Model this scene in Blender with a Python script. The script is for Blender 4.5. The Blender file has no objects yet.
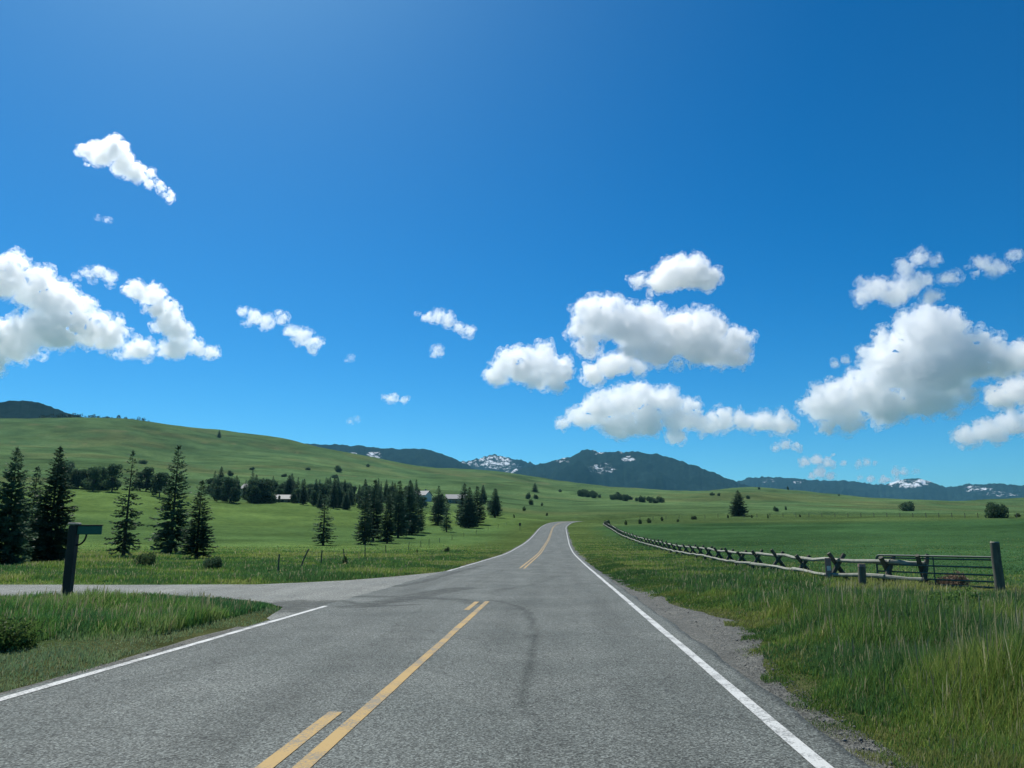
import bpy, math, random
import numpy as np
from mathutils import Vector

random.seed(7)
RNG = np.random.default_rng(11)
R = math.radians
SC = bpy.context.scene
COL = SC.collection

# ------------------------------------------------------------------ camera
F = 773.0                      # focal length in pixels of the 1024 x 768 frame
EYE = 1.45
PITCH = math.atan(156.0 / F)
YAW = R(3.18)                  # camera looks slightly left of the road axis (+Y)

cam_d = bpy.data.cameras.new('camera')
cam = bpy.data.objects.new('camera', cam_d)
COL.objects.link(cam)
cam.location = (0, 0, EYE)
cam.rotation_euler = (R(90) + PITCH, 0, YAW)
cam_d.sensor_width = 36.0
cam_d.lens = F / 1024 * 36.0
cam_d.clip_start = 0.05
cam_d.clip_end = 80000
SC.camera = cam


def ray(px, py):
    """unit-depth direction through a pixel: (x, y, z) with depth 1 along the optical axis"""
    cx, cy = (px - 512.0) / F, (384.0 - py) / F
    fy = math.cos(PITCH) - cy * math.sin(PITCH)
    uz = math.sin(PITCH) + cy * math.cos(PITCH)
    c, s = math.cos(YAW), math.sin(YAW)
    return np.array([cx * c - fy * s, cx * s + fy * c, uz])


def ground0(px, py):
    d = ray(px, py)
    t = EYE / -d[2]
    return d[0] * t, d[1] * t


# ------------------------------------------------------------------ numpy noise
def _h(ix, iy, iz, seed):
    n = (ix * 374761393 + iy * 668265263 + iz * 2147483647 + seed * 1274126177) & 0xFFFFFFFF
    n = ((n ^ (n >> 13)) * 1274126177) & 0xFFFFFFFF
    n = n ^ (n >> 16)
    return (n & 0xFFFF) / 65535.0


def vnoise(x, y, z=None, seed=0):
    x = np.asarray(x, float); y = np.asarray(y, float)
    z = np.zeros_like(x) if z is None else np.asarray(z, float)
    ix = np.floor(x).astype(np.int64); iy = np.floor(y).astype(np.int64); iz = np.floor(z).astype(np.int64)
    fx, fy, fz = x - ix, y - iy, z - iz
    fx = fx * fx * (3 - 2 * fx); fy = fy * fy * (3 - 2 * fy); fz = fz * fz * (3 - 2 * fz)
    o = 0
    for a in (0, 1):
        for b in (0, 1):
            for c in (0, 1):
                w = (fx if a else 1 - fx) * (fy if b else 1 - fy) * (fz if c else 1 - fz)
                o = o + w * _h(ix + a, iy + b, iz + c, seed)
    return o * 2 - 1


def fbm(x, y, z=None, oct=4, seed=0, gain=.5):
    o = 0; a = 1.0; f = 1.0
    for i in range(oct):
        o = o + a * vnoise(x * f + 17.3 * i, y * f - 9.1 * i, None if z is None else z * f + 5.7 * i, seed + i)
        a *= gain; f *= 2.03
    return o


def sstep(a, b, x):
    t = np.clip((np.asarray(x, float) - a) / (b - a), 0, 1)
    return t * t * (3 - 2 * t)


def pchip(xk, yk, x):
    xk = np.asarray(xk, float); yk = np.asarray(yk, float)
    h = np.diff(xk); d = np.diff(yk) / h
    m = np.zeros_like(yk); m[0] = d[0]; m[-1] = d[-1]
    for i in range(1, len(xk) - 1):
        if d[i - 1] * d[i] > 0:
            w1 = 2 * h[i] + h[i - 1]; w2 = h[i] + 2 * h[i - 1]
            m[i] = (w1 + w2) / (w1 / d[i - 1] + w2 / d[i])
    x = np.clip(np.asarray(x, float), xk[0], xk[-1])
    i = np.clip(np.searchsorted(xk, x) - 1, 0, len(h) - 1)
    t = (x - xk[i]) / h[i]
    return ((2 * t**3 - 3 * t**2 + 1) * yk[i] + (t**3 - 2 * t**2 + t) * h[i] * m[i]
            + (-2 * t**3 + 3 * t**2) * yk[i + 1] + (t**3 - t**2) * h[i] * m[i + 1])


# ------------------------------------------------------------------ road line
ROAD_L, ROAD_R = 3.62, 3.75    # asphalt half widths about the centre stripe
# centre line samples (X, Y, Z)
_RK = [(-1.69, -40, 0), (-1.69, 0, 0), (-1.69, 40, 0), (-1.62, 75, .06), (-1.5, 110, .62), (-1.25, 139, 1.45),
       (-1.0, 175, 2.95), (-.7, 210, 4.6), (1.7, 248, 6.75), (7.0, 276, 7.9), (19, 302, 8.3), (36, 320, 8.1),
       (62, 333, 7.5), (106, 346, 6.6), (186, 360, 6.5)]
_RK = np.array(_RK, float)
_acc = np.concatenate([[0], np.cumsum(np.hypot(np.diff(_RK[:, 0]), np.diff(_RK[:, 1])))])
_s = np.arange(0, _acc[-1], 1.0)
RC = np.stack([pchip(_acc, _RK[:, 0], _s), pchip(_acc, _RK[:, 1], _s), pchip(_acc, _RK[:, 2], _s)], 1)
for _ in range(6):
    RC[1:-1] = .25 * RC[:-2] + .5 * RC[1:-1] + .25 * RC[2:]
_tan = np.gradient(RC[:, :2], axis=0)
_tan /= np.linalg.norm(_tan, axis=1)[:, None]
RN = np.stack([_tan[:, 1], -_tan[:, 0]], 1)      # to the right of travel


def road_uv(x, y):
    """signed offset from the centre (right +) and index along the road, for arrays"""
    x = np.asarray(x, float).ravel(); y = np.asarray(y, float).ravel()
    u = np.full(x.shape, 999.0); k = np.zeros(x.shape, int)
    near = (y > -60) & (y < 420) & (x > -80) & (x < 260)
    idx = np.nonzero(near)[0]
    for c in np.array_split(idx, max(1, len(idx) // 20000)):
        if len(c) == 0: continue
        d2 = (x[c][:, None] - RC[None, :, 0]) ** 2 + (y[c][:, None] - RC[None, :, 1]) ** 2
        j = d2.argmin(1)
        u[c] = (x[c] - RC[j, 0]) * RN[j, 0] + (y[c] - RC[j, 1]) * RN[j, 1]
        far = np.abs(np.sqrt(d2[np.arange(len(c)), j]) - np.abs(u[c])) > 3
        u[c] = np.where(far, 999.0, u[c]); k[c] = j
    return u, k


def road_at(yq):
    """centre X, Z and index where the road passes Y (near part)"""
    i = int(np.argmin(np.abs(RC[:250, 1] - yq)))
    return RC[i], i


# ------------------------------------------------------------------ terrain
_TR = [75, 110, 140, 210, 300, 450, 700, 1000, 1400]
_TC = {
    -420: [556, 546, 537, 515, 492, 478, 455, 432, 408],
    -150: [556, 546, 537, 515, 492, 478, 457, 436, 416],
    0:   [556, 546, 537, 515, 492, 478, 458, 438, 421],
    60:  [556, 546, 538, 515, 492, 479, 459, 440, 419],
    110: [556, 546, 538, 516, 493, 480, 460, 440, 420.5],
    165: [556, 547, 539, 520, 499, 485, 467, 449, 428.5],
    220: [555, 547, 540, 525, 506, 490, 472, 454, 435.5],
    280: [555, 547, 541, 526, 508, 493, 475, 457, 440.5],
    348: [555, 547, 541, 527, 510, 495, 480, 466, 454],
    420: [555, 547, 541, 527, 513, 498, 486, 476, 466],
    499: [555, 547, 541, 527, 514, 503, 492, 482, 473.5],
    555: [555, 547, 540.5, 528, 518, 508, 498, 491, 484],
    614: [555, 546.5, 539, 526.5, 517.5, 508, 500, 494, 488.6],
    684: [555, 545.5, 537.5, 525.5, 517, 508, 501, 496, 491],
    750: [554, 544, 536, 524, 516.5, 508, 500, 494, 487.5],
    809: [553.5, 543.5, 535.5, 523, 516, 509, 502, 497.5, 493],
    870: [553, 543, 535, 522, 516, 510, 504.5, 501, 498],
    1024: [552, 542, 534, 521, 516, 512, 508, 505, 502],
    1500: [552, 542, 534, 521, 516, 512, 508, 505, 502],
}
_rg = np.concatenate([[0], np.geomspace(1, 14000, 500)])
_azk = []; _zt = []
for px, ys in _TC.items():
    zs = []
    for r, y in zip(_TR, ys):
        d = ray(px, y)
        zs.append(EYE + r * d[2] / math.hypot(d[0], d[1]))
    d = ray(px, 500)
    _azk.append(math.atan2(d[0], d[1]))
    zr = zs[-1]
    rk = [0, 30, 48] + _TR + [1600, 2100, 3200, 5000, 14000]
    zk = [0, 0, 0.0] + zs + [zr * 1.03, zr * .85, zr * .45, zr * .3 - 10, -20]
    _zt.append(pchip(rk, zk, _rg))
_azk = np.array(_azk); _zt = np.array(_zt)
# behind the camera: quiet ground
_azk = np.concatenate([[-math.pi, -1.9], _azk, [1.9, math.pi]])
_q = _zt[0] * .25; _q2 = _zt[-1] * .6
_zt = np.vstack([_q2 * .5, _q, _zt, _q2, _q2 * .5])
_azg = np.linspace(-math.pi, math.pi, 1441)
_ZT = np.stack([np.interp(_azg, _azk, _zt[:, j]) for j in range(len(_rg))], 1)
_kern = np.exp(-.5 * (np.arange(-10, 11) / 3.5) ** 2); _kern /= _kern.sum()
_pad = np.vstack([_ZT[-11:-1], _ZT, _ZT[1:11]])
_ZT = np.stack([np.convolve(_pad[:, j], _kern, 'valid') for j in range(len(_rg))], 1)


def base_h(x, y):
    x = np.asarray(x, float); y = np.asarray(y, float)
    r = np.hypot(x, y); az = np.arctan2(x, y)
    fa = (az + math.pi) / (2 * math.pi) * 1440
    ia = np.clip(np.floor(fa).astype(int), 0, 1439); ta = fa - ia
    lr = np.where(r < 1, 0, 1 + np.log(np.maximum(r, 1)) / math.log(14000) * 499)
    lr = np.where(r < 1, r, lr)
    ir = np.clip(np.floor(lr).astype(int), 0, len(_rg) - 2); tr = np.clip(lr - ir, 0, 1)
    z = ((_ZT[ia, ir] * (1 - ta) + _ZT[ia + 1, ir] * ta) * (1 - tr)
         + (_ZT[ia, ir + 1] * (1 - ta) + _ZT[ia + 1, ir + 1] * ta) * tr)
    # folds and hollows that grow with distance
    z = z + fbm(x / 190, y / 190, oct=4, seed=3) * 5.0 * sstep(380, 900, r) * sstep(2600, 1800, r)
    z = z + fbm(x / 60, y / 60, oct=3, seed=8) * .55 * sstep(110, 260, r)
    return z


def height(x, y, full=True):
    x = np.asarray(x, float); y = np.asarray(y, float); shp = x.shape
    z = base_h(x, y).ravel()
    u, k = road_uv(x, y)
    au = np.abs(u)
    # right verge sinks a little towards the fence
    rgt = sstep(5.5, 8.5, u) * (1 - sstep(900, 998, u)) * sstep(95, 45, y.ravel())
    z = z - .2 * rgt
    w = 1 - sstep(4.6, 17, au)
    z = z * (1 - w) + (RC[k, 2]) * w
    z = z + fbm(x.ravel() / 1.7, y.ravel() / 1.7, oct=2, seed=5) * .035 * sstep(4.5, 6.5, au)
    if full:
        z = z - .07 * (1 - sstep(3.9, 4.6, au))
        # under the side road
        sd = side_mask(x.ravel(), y.ravel(), .5)
        z = np.where(sd, np.minimum(z, -.05), z)
    return z.reshape(shp)


# ---- side road outline: near and far edges as functions of X
_ne = [ground0(-330, 596.5), ground0(0, 596), ground0(80, 596), ground0(160, 595.5), ground0(225, 597.5), ground0(262, 601), ground0(285, 606)]
_fe = [ground0(-330, 584), ground0(0, 584), ground0(120, 584), ground0(256, 583.7), ground0(300, 582), ground0(350, 579.5), ground0(400, 575.5), ground0(440, 571.5)]
_nex = [-140] + [p[0] for p in _ne] + [-5.6, -5.25, -4.2]
_ney = [_ne[0][1] - 5] + [p[1] for p in _ne] + [15.2, 14.6, 14.4]
_fex = [-140] + [p[0] for p in _fe] + [-4.9, -4.2]
_fey = [_fe[0][1] - 4.6] + [p[1] for p in _fe] + [_fe[-1][1] + 5, _fe[-1][1] + 6]
_o = np.argsort(_nex); _nex = np.array(_nex)[_o]; _ney = np.array(_ney)[_o]
_o = np.argsort(_fex); _fex = np.array(_fex)[_o]; _fey = np.array(_fey)[_o]


def side_near(x): return np.interp(x, _nex, _ney)
def side_far(x): return np.interp(x, _fex, _fey)


def side_mask(x, y, pad=0.0):
    return (x < -4.5) & (x > -139) & (y > side_near(x) - pad) & (y < side_far(x) + pad)


def project(X, Y, Z):
    c, s = math.cos(YAW), math.sin(YAW)
    lat = X * c + Y * s; fw = -X * s + Y * c; up = Z - EYE
    dep = fw * math.cos(PITCH) + up * math.sin(PITCH)
    return 512 + F * lat / dep, 384 - F * (up * math.cos(PITCH) - fw * math.sin(PITCH)) / dep


def H1(x, y):
    return float(height(np.array([x]), np.array([y]))[0])


def at(px, py, rmax=3000):
    """where the ray through a pixel meets the ground"""
    d = ray(px, py)
    t = np.geomspace(4, rmax, 2500)
    P = d[None, :] * t[:, None]
    g = height(P[:, 0], P[:, 1]) - (EYE + P[:, 2])
    i = np.nonzero(g > 0)[0]
    i = i[0] if len(i) else len(t) - 1
    return float(P[i, 0]), float(P[i, 1]), float(height(P[i:i + 1, 0], P[i:i + 1, 1])[0])


def at_r(px, r, py=520):
    d = ray(px, py); k = r / math.hypot(d[0], d[1])
    x, y = d[0] * k, d[1] * k
    return x, y, H1(x, y)


def m_per_px(x, y, z=EYE):
    c, s = math.cos(YAW), math.sin(YAW)
    fwd = -x * s + y * c
    return (fwd * math.cos(PITCH) + (z - EYE) * math.sin(PITCH)) / F


# ------------------------------------------------------------------ object helpers
def tag(o, label=None, cat=None, group=None, kind=None):
    if label: o['label'] = label
    if cat: o['category'] = cat
    if group: o['group'] = group
    if kind: o['kind'] = kind
    return o


def empty(name, loc, rz=0.0, scale=1.0, rot=None):
    o = bpy.data.objects.new(name, None); COL.objects.link(o)
    o.empty_display_size = .2
    o.location = loc; o.rotation_euler = rot if rot else (0, 0, rz)
    o.scale = (scale,) * 3 if not isinstance(scale, tuple) else scale
    return o


def mesh_arrays(name, V, faces, attrs=None, smooth=False):
    """faces: list of int arrays (n,3) or (n,4); attrs: {name: (V,4) colour or (V,) float}"""
    V = np.asarray(V, np.float32)
    me = bpy.data.meshes.new(name)
    me.vertices.add(len(V)); me.vertices.foreach_set('co', V.ravel())
    faces = [np.asarray(f, np.int32) for f in faces if len(f)]
    loops = np.concatenate([f.ravel() for f in faces])
    sizes = np.concatenate([np.full(len(f), f.shape[1], np.int32) for f in faces])
    starts = np.concatenate([[0], np.cumsum(sizes)[:-1]]).astype(np.int32)
    me.loops.add(len(loops)); me.loops.foreach_set('vertex_index', loops)
    me.polygons.add(len(sizes)); me.polygons.foreach_set('loop_start', starts)
    me.polygons.foreach_set('loop_total', sizes)
    if smooth: me.polygons.foreach_set('use_smooth', np.ones(len(sizes), bool))
    for k, a in (attrs or {}).items():
        a = np.asarray(a, np.float32)
        if a.ndim == 2:
            at_ = me.attributes.new(k, 'FLOAT_COLOR', 'POINT'); at_.data.foreach_set('color', a.ravel())
        else:
            at_ = me.attributes.new(k, 'FLOAT', 'POINT'); at_.data.foreach_set('value', a.ravel())
    me.update(calc_edges=True); me.validate()
    return me


def link(name, me, mat, parent=None):
    o = bpy.data.objects.new(name, me); COL.objects.link(o)
    if mat and len(me.materials) == 0: me.materials.append(mat)
    if parent: o.parent = parent
    return o


class MB:
    """collects simple solids into one mesh"""
    def __init__(s): s.v = []; s.f = []
    def add(s, V, Fs):
        b = len(s.v); s.v += [tuple(map(float, p)) for p in V]; s.f += [tuple(int(i) + b for i in f) for f in Fs]
        return s
    def box(s, c, d, rz=0.0, bev=0.0):
        cx, cy, cz = c; dx, dy, dz = d[0] / 2, d[1] / 2, d[2] / 2
        co, si = math.cos(rz), math.sin(rz)
        b = min(bev, dx * .9, dy * .9, dz * .9)
        V = []; ring = []
        if b <= 0:
            for z in (-dz, dz):
                for x, y in ((-dx, -dy), (dx, -dy), (dx, dy), (-dx, dy)): V.append((x, y, z))
            Fs = [(3, 2, 1, 0), (4, 5, 6, 7), (0, 1, 5, 4), (1, 2, 6, 5), (2, 3, 7, 6), (3, 0, 4, 7)]
        else:
            def oct_(ix, iy, z): return [(-ix + b, -iy, z), (ix - b, -iy, z), (ix, -iy + b, z), (ix, iy - b, z), (ix - b, iy, z), (-ix + b, iy, z), (-ix, iy - b, z), (-ix, -iy + b, z)]
            lv = [oct_(dx - b, dy - b, -dz), oct_(dx, dy, -dz + b), oct_(dx, dy, dz - b), oct_(dx - b, dy - b, dz)]
            for l in lv: V += l
            Fs = [tuple(range(7, -1, -1)), tuple(range(24, 32))]
            for k in range(3):
                for i in range(8): Fs.append((k * 8 + i, k * 8 + (i + 1) % 8, k * 8 + 8 + (i + 1) % 8, k * 8 + 8 + i))
        V = [(cx + x * co - y * si, cy + x * si + y * co, cz + z) for x, y, z in V]
        return s.add(V, Fs)
    def tube(s, pts, rad, n=8, cap=True, jit=0.0, seed=0):
        pts = [Vector(p) for p in pts]; rr = rad if isinstance(rad, (list, tuple)) else [rad] * len(pts)
        rnd = random.Random(seed)
        V = []; Fs = []
        for i, p in enumerate(pts):
            t = (pts[min(i + 1, len(pts) - 1)] - pts[max(i - 1, 0)]).normalized()
            a = t.cross(Vector((0, 0, 1)))
            if a.length < .05: a = t.cross(Vector((1, 0, 0)))
            a.normalize(); b = a.cross(t)
            for k in range(n):
                w = 2 * math.pi * k / n; q = rr[i] * (1 + rnd.uniform(-jit, jit))
                V.append(p + a * math.cos(w) * q + b * math.sin(w) * q)
        m = len(pts)
        for i in range(m - 1):
            for k in range(n):
                Fs.append((i * n + k, i * n + (k + 1) % n, (i + 1) * n + (k + 1) % n, (i + 1) * n + k))
        if cap: Fs += [tuple(range(n - 1, -1, -1)), tuple(range((m - 1) * n, m * n))]
        return s.add(V, Fs)
    def mesh(s, name, smooth=False):
        me = bpy.data.meshes.new(name); me.from_pydata(s.v, [], s.f); me.update()
        if smooth:
            me.polygons.foreach_set('use_smooth', [True] * len(me.polygons))
            me.set_sharp_from_angle(angle=R(40))
        return me
    def build(s, name, mat, parent=None, smooth=False):
        return link(name, s.mesh(name, smooth), mat, parent)


def kites(P, D, S, L, W, bend=0.0):
    """leaf-shaped quads: base P, direction D, side vector S, length L, width W"""
    P = np.asarray(P, float); D = np.asarray(D, float); S = np.asarray(S, float)
    D = D / np.linalg.norm(D, axis=1)[:, None]
    S = S - (S * D).sum(1)[:, None] * D
    S = S / np.maximum(np.linalg.norm(S, axis=1)[:, None], 1e-6)
    L = np.asarray(L)[:, None]; W = np.asarray(W)[:, None]
    n = len(P)
    V = np.empty((n, 4, 3))
    V[:, 0] = P; V[:, 1] = P + D * L * .45 + S * W * .5; V[:, 2] = P + D * L; V[:, 3] = P + D * L * .45 - S * W * .5
    V[:, 2, 2] -= bend * L[:, 0]
    Fq = np.arange(n * 4).reshape(n, 4)
    return V.reshape(-1, 3), Fq


# ------------------------------------------------------------------ materials
def new_mat(name):
    m = bpy.data.materials.new(name); m.use_nodes = True
    nt = m.node_tree; nt.nodes.clear()
    out = nt.nodes.new('ShaderNodeOutputMaterial')
    return m, nt, out


def N(nt, t, **kw):
    n = nt.nodes.new(t)
    for k, v in kw.items():
        if k in n.inputs.keys(): n.inputs[k].default_value = v
        else: setattr(n, k, v)
    return n


def L(nt, a, b): nt.links.new(a, b)


def ramp(nt, fac, stops):
    r = nt.nodes.new('ShaderNodeValToRGB'); e = r.color_ramp.elements
    while len(e) < len(stops): e.new(.5)
    for el, (p, c) in zip(e, stops):
        el.position = p; el.color = (*c, 1) if len(c) == 3 else c
    L(nt, fac, r.inputs[0]); return r


def noise(nt, vec, scale, detail=4, rough=.55):
    n = N(nt, 'ShaderNodeTexNoise', Scale=scale, Detail=detail, Roughness=rough)
    L(nt, vec, n.inputs['Vector']); return n


def mixc(nt, fac, a, b, mode='MIX'):
    m = nt.nodes.new('ShaderNodeMix'); m.data_type = 'RGBA'; m.blend_type = mode
    for sock, v in ((m.inputs[0], fac), (m.inputs[6], a), (m.inputs[7], b)):
        if hasattr(v, 'is_linked'): L(nt, v, sock)
        elif isinstance(v, (tuple, list)): sock.default_value = (*v, 1) if len(v) == 3 else v
        else: sock.default_value = v
    return m.outputs[2]


def plain(name, col, rough=.6, var=.25, scale=6.0, metal=0.0, bump=0.0, stretch=None):
    m, nt, out = new_mat(name)
    tc = N(nt, 'ShaderNodeTexCoord'); vec = tc.outputs['Object']
    if stretch:
        mp = N(nt, 'ShaderNodeMapping'); mp.inputs['Scale'].default_value = stretch
        L(nt, vec, mp.inputs[0]); vec = mp.outputs[0]
    nz = noise(nt, vec, scale, 5, .6)
    lo = tuple(c * (1 - var) for c in col); hi = tuple(min(1, c * (1 + var)) for c in col)
    rp = ramp(nt, nz.outputs[0], [(.3, lo), (.7, hi)])
    b = N(nt, 'ShaderNodeBsdfPrincipled', Roughness=rough, Metallic=metal)
    L(nt, rp.outputs[0], b.inputs['Base Color'])
    if bump:
        bp = N(nt, 'ShaderNodeBump', Strength=bump, Distance=.01)
        L(nt, nz.outputs[0], bp.inputs['Height']); L(nt, bp.outputs[0], b.inputs['Normal'])
    L(nt, b.outputs[0], out.inputs[0]); return m


def leafy(name, col, var=.45, trans=.35, scale=.8, attr=None):
    m, nt, out = new_mat(name)
    if attr:
        a = N(nt, 'ShaderNodeAttribute', attribute_name=attr); c = a.outputs['Color']
    else:
        tc = N(nt, 'ShaderNodeTexCoord'); oi = N(nt, 'ShaderNodeObjectInfo')
        nz = noise(nt, tc.outputs['Object'], scale, 4, .7)
        rp = ramp(nt, nz.outputs[0], [(.3, tuple(x * (1 - var) for x in col)), (.7, tuple(x * (1 + var) for x in col))])
        hs = N(nt, 'ShaderNodeHueSaturation')
        mr = N(nt, 'ShaderNodeMapRange'); mr.inputs[3].default_value = .75; mr.inputs[4].default_value = 1.25
        L(nt, oi.outputs['Random'], mr.inputs[0]); L(nt, mr.outputs[0], hs.inputs['Value'])
        L(nt, rp.outputs[0], hs.inputs['Color']); c = hs.outputs[0]
    d = N(nt, 'ShaderNodeBsdfDiffuse'); t = N(nt, 'ShaderNodeBsdfTranslucent')
    g = N(nt, 'ShaderNodeBsdfGlossy', Roughness=.45)
    L(nt, c, d.inputs[0]); L(nt, c, t.inputs[0])
    mx = N(nt, 'ShaderNodeMixShader'); mx.inputs[0].default_value = trans
    L(nt, d.outputs[0], mx.inputs[1]); L(nt, t.outputs[0], mx.inputs[2])
    m2 = N(nt, 'ShaderNodeMixShader'); m2.inputs[0].default_value = .015
    L(nt, mx.outputs[0], m2.inputs[1]); L(nt, g.outputs[0], m2.inputs[2])
    L(nt, m2.outputs[0], out.inputs[0]); return m


def mat_terrain():
    m, nt, out = new_mat('meadow')
    a = N(nt, 'ShaderNodeAttribute', attribute_name='tint')
    tc = N(nt, 'ShaderNodeTexCoord'); v = tc.outputs['Object']
    n1 = noise(nt, v, .035, 6, .6); n2 = noise(nt, v, .5, 6, .65); n3 = noise(nt, v, 6.0, 5, .7)
    f1 = ramp(nt, n1.outputs[0], [(.3, (.72, .74, .7)), (.7, (1.25, 1.2, 1.1))])
    f2 = ramp(nt, n2.outputs[0], [(.28, (.62, .66, .6)), (.5, (1, 1, 1)), (.75, (1.32, 1.22, 1.05))])
    f3 = ramp(nt, n3.outputs[0], [(.3, (.55, .6, .5)), (.7, (1.4, 1.35, 1.3))])
    c = mixc(nt, 1.0, a.outputs['Color'], f1.outputs[0], 'MULTIPLY')
    c = mixc(nt, 1.0, c, f2.outputs[0], 'MULTIPLY')
    c = mixc(nt, 1.0, c, f3.outputs[0], 'MULTIPLY')
    n4 = noise(nt, v, 48.0, 4, .75)
    f4 = ramp(nt, n4.outputs[0], [(.35, (.5, .5, .48)), (.65, (1.5, 1.48, 1.4))])
    c = mixc(nt, 1.0, c, f4.outputs[0], 'MULTIPLY')
    b = N(nt, 'ShaderNodeBsdfDiffuse')
    L(nt, c, b.inputs[0])
    bp = N(nt, 'ShaderNodeBump', Strength=.6, Distance=.25); L(nt, n2.outputs[0], bp.inputs['Height'])
    bp2 = N(nt, 'ShaderNodeBump', Strength=.5, Distance=.05); L(nt, n3.outputs[0], bp2.inputs['Height'])
    L(nt, bp.outputs[0], bp2.inputs['Normal']); L(nt, bp2.outputs[0], b.inputs['Normal'])
    L(nt, b.outputs[0], out.inputs[0]); return m


def mat_asphalt(name, lo, hi, use_stain=True):
    m, nt, out = new_mat(name)
    tc = N(nt, 'ShaderNodeTexCoord'); v = tc.outputs['Object']
    st = N(nt, 'ShaderNodeMapping'); st.inputs['Scale'].default_value = (1.1, .09, 1)
    L(nt, v, st.inputs[0])
    n1 = noise(nt, st.outputs[0], 1.0, 5, .6)                    # long wheel-path streaks
    n2 = noise(nt, v, .45, 5, .6)
    vo = N(nt, 'ShaderNodeTexVoronoi', Scale=70.0); L(nt, v, vo.inputs['Vector'])
    n3 = noise(nt, v, 55, 3, .7)
    g = ramp(nt, vo.outputs['Color'], [(.1, (.38,) * 3), (.5, (.92,) * 3), (.9, (1.9,) * 3)])
    g2 = ramp(nt, n3.outputs[0], [(.32, (.55,) * 3), (.68, (1.45,) * 3)])
    base = ramp(nt, n2.outputs[0], [(.3, lo), (.7, hi)])
    s1 = ramp(nt, n1.outputs[0], [(.3, (.8,) * 3), (.7, (1.15,) * 3)])
    c = mixc(nt, 1, base.outputs[0], s1.outputs[0], 'MULTIPLY')
    c = mixc(nt, 1, c, g.outputs[0], 'MULTIPLY')
    c = mixc(nt, 1, c, g2.outputs[0], 'MULTIPLY')
    # hairline cracks
    wv = N(nt, 'ShaderNodeTexVoronoi', Scale=.38); wv.feature = 'DISTANCE_TO_EDGE'
    dn = noise(nt, v, 1.3, 5, .7)
    dv = mixc(nt, .55, v, dn.outputs['Color'], 'ADD'); L(nt, dv, wv.inputs['Vector'])
    cr = ramp(nt, wv.outputs['Distance'], [(.0, (.4,) * 3), (.011, (1, 1, 1))])
    c = mixc(nt, .45, c, cr.outputs[0], 'MULTIPLY')
    if use_stain:
        a = N(nt, 'ShaderNodeAttribute', attribute_name='stain')
        bn = noise(nt, v, 3.0, 5, .7)
        mm = N(nt, 'ShaderNodeMath', operation='MULTIPLY'); L(nt, a.outputs['Fac'], mm.inputs[0])
        br = ramp(nt, bn.outputs[0], [(.3, (.35,) * 3), (.6, (1,) * 3)]); L(nt, br.outputs[0], mm.inputs[1])
        c = mixc(nt, mm.outputs[0], c, mixc(nt, 1, c, (.36, .38, .37), 'MULTIPLY'))
    b = N(nt, 'ShaderNodeBsdfPrincipled', Roughness=.82)
    b.inputs['Specular IOR Level'].default_value = .15
    L(nt, c, b.inputs['Base Color'])
    bp = N(nt, 'ShaderNodeBump', Strength=.45, Distance=.006); L(nt, vo.outputs['Distance'], bp.inputs['Height'])
    L(nt, bp.outputs[0], b.inputs['Normal'])
    L(nt, b.outputs[0], out.inputs[0]); return m


def mat_paint(name, col, under):
    m, nt, out = new_mat(name)
    tc = N(nt, 'ShaderNodeTexCoord'); v = tc.outputs['Object']
    n1 = noise(nt, v, 45, 4, .7); n2 = noise(nt, v, 2.2, 5, .65)
    ad = N(nt, 'ShaderNodeMath', operation='ADD'); L(nt, n1.outputs[0], ad.inputs[0]); L(nt, n2.outputs[0], ad.inputs[1])
    w = ramp(nt, ad.outputs[0], [(.87, under), (.97, tuple(c * .82 for c in col)), (1.0, col)])
    b = N(nt, 'ShaderNodeBsdfPrincipled', Roughness=.7)
    L(nt, w.outputs[0], b.inputs['Base Color']); L(nt, b.outputs[0], out.inputs[0]); return m


def mat_gravel():
    m, nt, out = new_mat('gravel')
    tc = N(nt, 'ShaderNodeTexCoord'); v = tc.outputs['Object']
    vo = N(nt, 'ShaderNodeTexVoronoi', Scale=38.0); L(nt, v, vo.inputs['Vector'])
    n2 = noise(nt, v, 1.2, 5, .6)
    c = ramp(nt, vo.outputs['Color'], [(.1, (.036, .039, .035)), (.5, (.082, .088, .08)), (.92, (.17, .175, .16))])
    e = ramp(nt, n2.outputs[0], [(.35, (.7, .7, .66)), (.7, (1.15, 1.12, 1.05))])
    cc = mixc(nt, 1, c.outputs[0], e.outputs[0], 'MULTIPLY')
    b = N(nt, 'ShaderNodeBsdfPrincipled', Roughness=.9); L(nt, cc, b.inputs['Base Color'])
    bp = N(nt, 'ShaderNodeBump', Strength=.9, Distance=.015); L(nt, vo.outputs['Distance'], bp.inputs['Height'])
    L(nt, bp.outputs[0], b.inputs['Normal']); L(nt, b.outputs[0], out.inputs[0]); return m


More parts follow.
